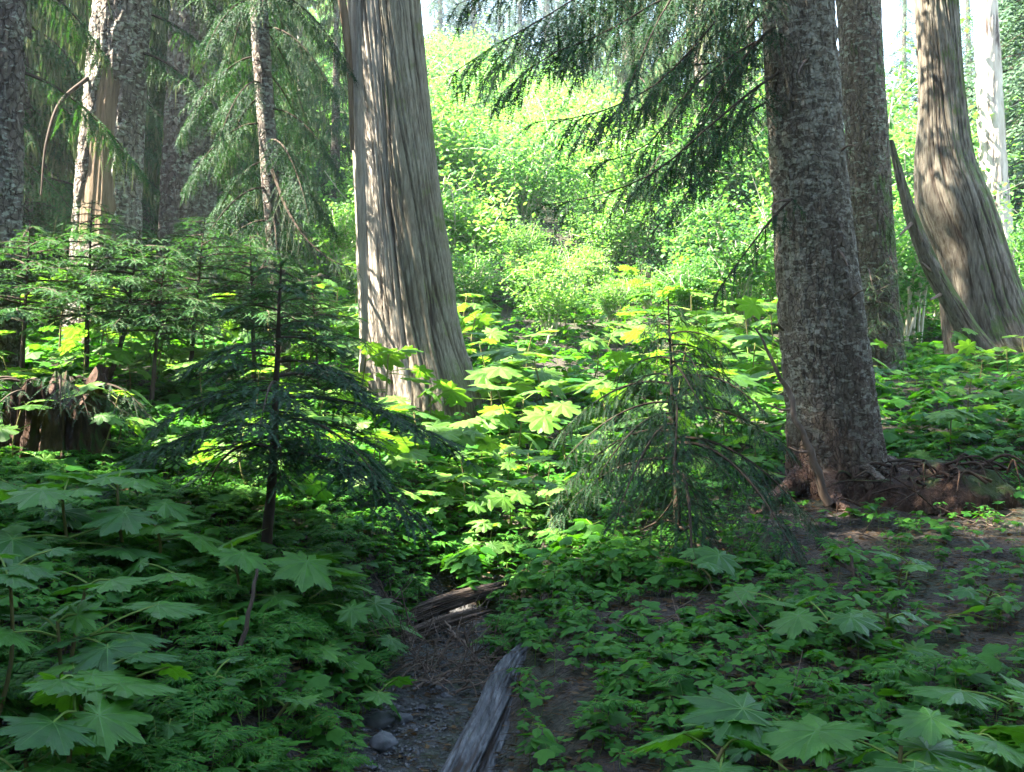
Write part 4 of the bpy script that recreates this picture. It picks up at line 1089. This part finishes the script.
for q in range(20):
    a = rg.uniform(0, 6.28); p0 = np.array([.26 * math.cos(a), .26 * math.sin(a), zt * rg.uniform(.7, .95)]); L = rg.uniform(.25, .45)
    branch(g, bough_path(L, .3, .7) @ rotz(np.array(a)).T + p0, rg, .22, .04, nl=.018, nw=.007, ngap=.009, sub=2, droop=.4)
g.build('seedlings', FM, e)

def log_obj(name, label, pts, r, mat, seed, flat=1.0, amp=.02, cat='log'):
    NL_ = 160; P = smooth_path(pts, NL_); base = P[0].copy(); P = P - base
    rg = np.random.default_rng(seed); g = Geo()
    ns = 140; T = unit(np.gradient(P, axis=0)); A = unit(np.cross(UP, T)); B = np.cross(T, A)
    th = np.arange(ns) / ns * 2 * math.pi; s_ = np.linspace(0, np.linalg.norm(P[-1]), NL_)
    TH, Sx = np.meshgrid(th, s_)
    rr = np.interp(np.linspace(0, 1, NL_), np.linspace(0, 1, len(r)), r)[:, None]
    n1 = fbm(np.cos(TH) * 3.5 + seed, np.sin(TH) * 3.5, Sx * .6, 3); n2 = fbm(np.cos(TH) * 9, np.sin(TH) * 9 + seed, Sx * 1.2, 3)
    f1 = np.exp(-(n1 / .06) ** 2); f2 = np.exp(-(n2 / .08) ** 2) * .8; cav = 1 - np.maximum(f1, f2)
    d = amp * (n1 + n2 - 1.4 * f1 - .9 * f2) + .15 * rr * fbm(np.cos(TH), np.sin(TH), Sx * 1.5 + seed, 2)
    rad = rr + d
    endj = 1 + .0 * TH
    V = P[:, None] + A[:, None] * (rad * np.cos(TH))[..., None] + B[:, None] * (rad * flat * np.sin(TH))[..., None]
    jag = fbm(np.cos(TH) * 3 + seed, np.sin(TH) * 3, 0., 3)
    V = V + T[:, None] * (jag * .12 * (sstep(.85, 1, Sx / s_[-1]) - sstep(.15, 0, Sx / s_[-1])))[..., None]
    g.add(V, grid_faces(ns, NL_, True), 0, cav.ravel())
    for e_ in (0, NL_ - 1):
        c = V[e_].mean(0); m = np.concatenate([V[e_], V[e_] * .5 + c * .5 - T[e_] * .03 * (1 if e_ else -1), [c]])
        j = np.arange(ns); F = np.concatenate([np.stack([j, (j + 1) % ns, ns + (j + 1) % ns], -1), np.stack([j, ns + (j + 1) % ns, ns + j], -1), np.stack([ns + j, ns + (j + 1) % ns, np.full(ns, 2 * ns)], -1)])
        g.add(m, F)
    o = g.build(name, mat, None, True, tuple(base)); tag(o, label, cat); return o
def on(px, py, Y, dz=0.0):
    return at(px, py, Y) + UP * dz
def og(px, Y, dz):
    x = (px - 512) / FPX * Y; return np.array([x, Y, h1(x, Y) + dz])
log_obj('fallen_log', 'grey weathered log lying along the right side of the muddy bed', [on(560, 628, 5.95), on(517, 672, 5.2), on(488, 738, 4.4), on(466, 785, 3.95), on(425, 880, 3.3)], [.085, .10, .12, .13, .14], M['grey_log'], 3, .9, .016)
log_obj('fallen_log', 'upper dark split log crossing the head of the bed', [on(345, 640, 6.3), on(400, 620, 6.35), on(455, 600, 6.45), on(500, 588, 6.55)], [.065, .075, .07, .05], M['dark_log'], 5, .7, .012)
log_obj('fallen_log', 'lower dark plank-like log crossing the head of the bed', [on(352, 655, 5.95), on(400, 640, 6.0), on(445, 622, 6.1), on(478, 612, 6.2)], [.055, .065, .06, .04], M['dark_log'], 6, .6, .012)
log_obj('fallen_log', 'short mossy log under the right bank beside the bed', [on(440, 668, 5.7), on(478, 664, 5.75), on(505, 655, 5.8)], [.03, .045, .04], M['rot'], 7, .8, .01)
log_obj('fallen_log', 'small rotten log on the right bank below the fir roots', [on(745, 575, 6.4), on(790, 560, 6.6), on(850, 545, 6.8)], [.05, .07, .05], M['rot'], 8, .8, .016)

# tangle of red rotten roots at the foot of the fir
rc = gz(945, 500, 7.6)
rg = np.random.default_rng(910)
e = empty('root_mound', rc, 'crumbling red root mound at the right foot of the stout fir', 'roots')
TH, U = np.meshgrid(np.arange(64) / 64 * 2 * math.pi, np.linspace(0, 1, 26))
r = np.sin(U * math.pi / 2)
rr = r * (1 + .25 * fbm(np.cos(TH) * 2, np.sin(TH) * 2, U * 2, 3))
V = np.stack([.75 * rr * np.cos(TH), .45 * rr * np.sin(TH), .30 * np.cos(U * math.pi / 2) * (1 + .5 * fbm(np.cos(TH) * 3 * r, np.sin(TH) * 3 * r, 2., 3)) - .06], -1)
g = Geo(); g.add(V, grid_faces(64, 26, True)); g.build('mound', M['rot'], e, True)
for q in range(56):
    a = rg.uniform(0, 6.28); x0 = rg.uniform(-.75, .5); y0 = rg.uniform(-.42, .25)
    z0 = .30 * math.sqrt(max(0, 1 - (x0 / .8) ** 2 - (y0 / .5) ** 2)) - .02
    L = rg.uniform(.2, .55); a = rg.choice([3.6, 5.6, 4.7, 0.1, 3.0]) + rg.normal(0, .35)
    d = np.array([math.cos(a), math.sin(a) * .6, 0]) * L
    g = Geo(); tube(g, smooth_path([np.array([x0, y0, z0]), np.array([x0, y0, z0 + .03]) + d * .5 + rg.normal(0, .04, 3), np.array([x0, y0, z0 - .12]) + d], 12), np.linspace(rg.uniform(.005, .017), .003, 12), 7)
    g.build('root', M['rot'] if q % 7 else M['twig'], e, True)
# surface roots of the fir itself
for q, (a, L) in enumerate(((5.6, 1.0), (5.0, .7), (4.2, .6), (3.5, .7), (6.1, 1.1), (.4, .8))):
    g = Geo(); pts = []
    for t in np.linspace(0, 1, 6):
        x, y = base_fir[0] + math.cos(a + .3 * t) * (.3 + L * t), base_fir[1] + math.sin(a + .3 * t) * (.3 + L * t)
        pts.append(np.array([x, y, h1(x, y) + .16 * (1 - t) ** 2 + .015]) - base_fir)
    tube(g, smooth_path(pts, 20), np.linspace(.11, .02, 20), 12, 0, disp=lambda th, i: .012 * np.sin(3 * th + i * .6))
    g.build('root', M['fir_bark'], e_fir, True)

# sticks
def stick(label, pts, r0, r1=.004, forks=0, seed=0, mat='stick', group=None):
    rg = np.random.default_rng(seed); P = smooth_path(pts, 18); base = P[0].copy()
    g = Geo(); tube(g, P - base + rg.normal(0, r0 * .3, P.shape), np.linspace(r0, r1, 18), 8, cap=True)
    for q in range(forks):
        i = rg.integers(5, 15); d = rg.normal(0, .14, 3); d[2] = abs(d[2])
        tube(g, smooth_path([P[i] - base, P[i] - base + d * .6, P[i] - base + d + UP * .03], 6), np.linspace(r1 * 1.6, r1 * .6, 6), 5)
    return tag(g.build('dead_stick', M[mat], None, True, tuple(base)), label, 'stick', group)
stick('tall dead stick leaning against the front of the stout fir', [on(829, 505, 7.3), on(810, 450, 7.3), on(785, 390, 7.35), on(757, 328, 7.4)], .035, .008, 2, 1)
stick('thin forked stick curving over the bed beside the mossy log', [on(452, 690, 5.35), on(470, 672, 5.5), on(474, 655, 5.6), on(455, 636, 5.8), on(446, 622, 6.0)], .016, .006, 3, 2)
stick('straight grey twig slanting across the debris in the bed', [on(400, 662, 5.9), on(425, 648, 6.0), on(450, 632, 6.1)], .009, .005, 1, 3)
stick('dead stick lying half buried on the right bank', [on(700, 548, 6.8), on(668, 520, 7.0), on(640, 530, 7.1)], .012, .006, 1, 4, 'twig')
stick('short upright broken root on the right bank below the fir', [on(862, 602, 5.4), on(856, 580, 5.5), on(851, 555, 5.6)], .014, .009, 1, 5, 'twig')
stick('long thin root running down the slope from the root mound', [on(962, 528, 7.0), on(940, 520, 7.1), on(985, 505, 7.2), on(1015, 512, 7.2)], .012, .006, 2, 6)
stick('brown dead stem standing in the left bank leaves', [gz(222, 700, 3.9), on(240, 650, 4.0), on(252, 600, 4.15), on(258, 570, 4.3)], .012, .007, 0, 7, 'twig')
rg = np.random.default_rng(920)
for q in range(80):
    px, py = rg.uniform(365, 490), rg.uniform(634, 700); Y = 1.55 * FPX / (py - 386 + 1e-6); x = (px - 512) / FPX * Y
    if ch_d(x, Y) > .40: continue
    a = rg.uniform(-1.2, 1.2); L = rg.uniform(.10, .3); z = h1(x, Y) + .03
    stick('thin twig tangled in the debris at the head of the bed', [np.array([x, Y, z]), np.array([x + math.cos(a) * L * .5, Y + math.sin(a) * L * .5, z + rg.uniform(.02, .07)]), np.array([x + math.cos(a) * L, Y + math.sin(a) * L, z + rg.uniform(0, .05)])], rg.uniform(.004, .009), .002, 2, 30 + q, 'stick', 'twigs tangled at the head of the bed')
for q in range(40):
    Y = rg.uniform(3.6, 7.5); px = rg.uniform(560, 1024); x = (px - 512) / FPX * Y; z = h1(x, Y) + .012
    a = rg.uniform(0, 3.14); L = rg.uniform(.10, .4)
    e2 = (x + math.cos(a) * L, Y + math.sin(a) * L)
    stick('fallen twig lying on the bare soil of the right bank', [np.array([x, Y, z]), np.array([(x + e2[0]) / 2, (Y + e2[1]) / 2, (z + h1(*e2)) / 2 + .03]), np.array([*e2, h1(*e2) + .01])], rg.uniform(.004, .008), .002, 1, 80 + q, 'stick', 'twigs on the right bank')

# stones in the bed
def stone(x, y, s_, seed, label, group):
    rg = np.random.default_rng(seed); TH, PH = np.meshgrid(np.arange(28) / 28 * 2 * math.pi, np.linspace(0, math.pi, 16))
    d = np.stack([np.sin(PH) * np.cos(TH), np.sin(PH) * np.sin(TH), np.cos(PH)], -1)
    r = 1 + .35 * fbm(d[..., 0] * 1.4 + seed, d[..., 1] * 1.4, d[..., 2] * 1.4, 3)
    V = d * r[..., None] * s_ * np.array([1.25, .9, .6])
    g = Geo(); g.add(V, grid_faces(28, 16, True))
    o = g.build('stone', M['stone'], None, True, (x, y, h1(x, y) + s_ * .3)); o.rotation_euler = (0, 0, rg.uniform(0, 6.28)); tag(o, label, 'stone', group)
for q, (px, py, s_, lab) in enumerate([(378, 728, .065, 'dark rounded stone at the left rim of the bed'), (398, 722, .05, 'grey stone just right of the dark rounded stone'), (383, 748, .06, 'flat dark stone below the dark rounded stone'), (460, 638, .05, 'pale stone under the curving forked stick'), (436, 690, .04, 'small stone in the middle of the bed')]):
    Y = 1.55 * FPX / (py - 386); stone((px - 512) / FPX * Y, Y, s_, q, lab, None)
gv = Geo(); rg = np.random.default_rng(930)
V = np.array([(1,0,0),(-1,0,0),(0,1,0),(0,-1,0),(0,0,.7),(0,0,-.5)], float); F = np.array([(0,2,4),(2,1,4),(1,3,4),(3,0,4),(2,0,5),(1,2,5),(3,1,5),(0,3,5)])
N_ = 1500; Y = rg.uniform(3.3, 7.2, N_); x = np.interp(Y, CH_Y, CH_X) + rg.normal(0, .13, N_)
a = rg.uniform(0, 6.28, N_); Mx = rotz(a) * (rg.uniform(.003, .012, N_) * np.where(rg.random(N_) < .06, 2.2, 1))[:, None, None]
gv.copies(V, F, Mx, np.stack([x, Y, hgt(x, Y) + .014], -1), 0)
tag(gv.build('gravel', M['stone']), 'fine grey gravel scattered over the mud', 'gravel', kind='stuff')
# leaf litter and wood crumbs
gl = Geo(); N_ = 16000
Y = 2.6 + 8 * rg.random(N_); x = rg.uniform(-.56, .56, N_) * Y
V = np.array([(0,0,0),(.45,.25,.06),(.45,-.25,.02),(1.0,0,.10)]); F = np.array([(0,1,2),(1,3,2)])
Mx = rotz(rg.uniform(0, 6.28, N_)) @ rotx(rg.normal(0, .5, N_)) * rg.choice([.012, .022, .035, .05], N_)[:, None, None]
gl.copies(V, F, Mx, np.stack([x, Y, hgt(x, Y) + .008], -1), 0)
N_ = 26000; Y = 2.6 + 7 * rg.random(N_); x = rg.uniform(-.56, .56, N_) * Y
V = np.array([(0,.02,0),(0,-.02,0),(1,0,.05),(.5,0,.06)]); F = np.array([(0,1,3),(1,2,3),(2,0,3)])
Mx = rotz(rg.uniform(0, 6.28, N_)) * rg.uniform(.02, .11, N_)[:, None, None]
gl.copies(V, F, Mx, np.stack([x, Y, hgt(x, Y) + .008], -1), 0)
tag(gl.build('leaf_litter', M['dead']), 'brown dead leaves and wood crumbs strewn over the soil', 'leaf litter', kind='stuff')

# ------------------------------------------------------------------ haze
def make_haze(dens):
    m = bpy.data.materials.new('haze'); m.use_nodes = True; nt = m.node_tree; nt.nodes.clear()
    o = nt.nodes.new('ShaderNodeOutputMaterial'); v = nt.nodes.new('ShaderNodeVolumePrincipled')
    v.inputs['Color'].default_value = (.80, .92, 1.0, 1); v.inputs['Density'].default_value = dens; v.inputs['Anisotropy'].default_value = .2
    nt.links.new(v.outputs[0], o.inputs['Volume'])
    x0, x1, y0, y1, z0, z1 = -175, 175, -165, 185, -60, 75
    V = [(x, y, z) for z in (z0, z1) for y in (y0, y1) for x in (x0, x1)]
    F = [(0,2,3,1),(4,5,7,6),(0,1,5,4),(2,6,7,3),(0,4,6,2),(1,3,7,5)]
    g = Geo(); g.add(np.array(V, float), np.array(F), 0, .5)
    o = tag(g.build('haze', m), 'thin bright haze between the trees', 'haze', kind='stuff')
HAZE = 0.0010
if HAZE: make_haze(HAZE)
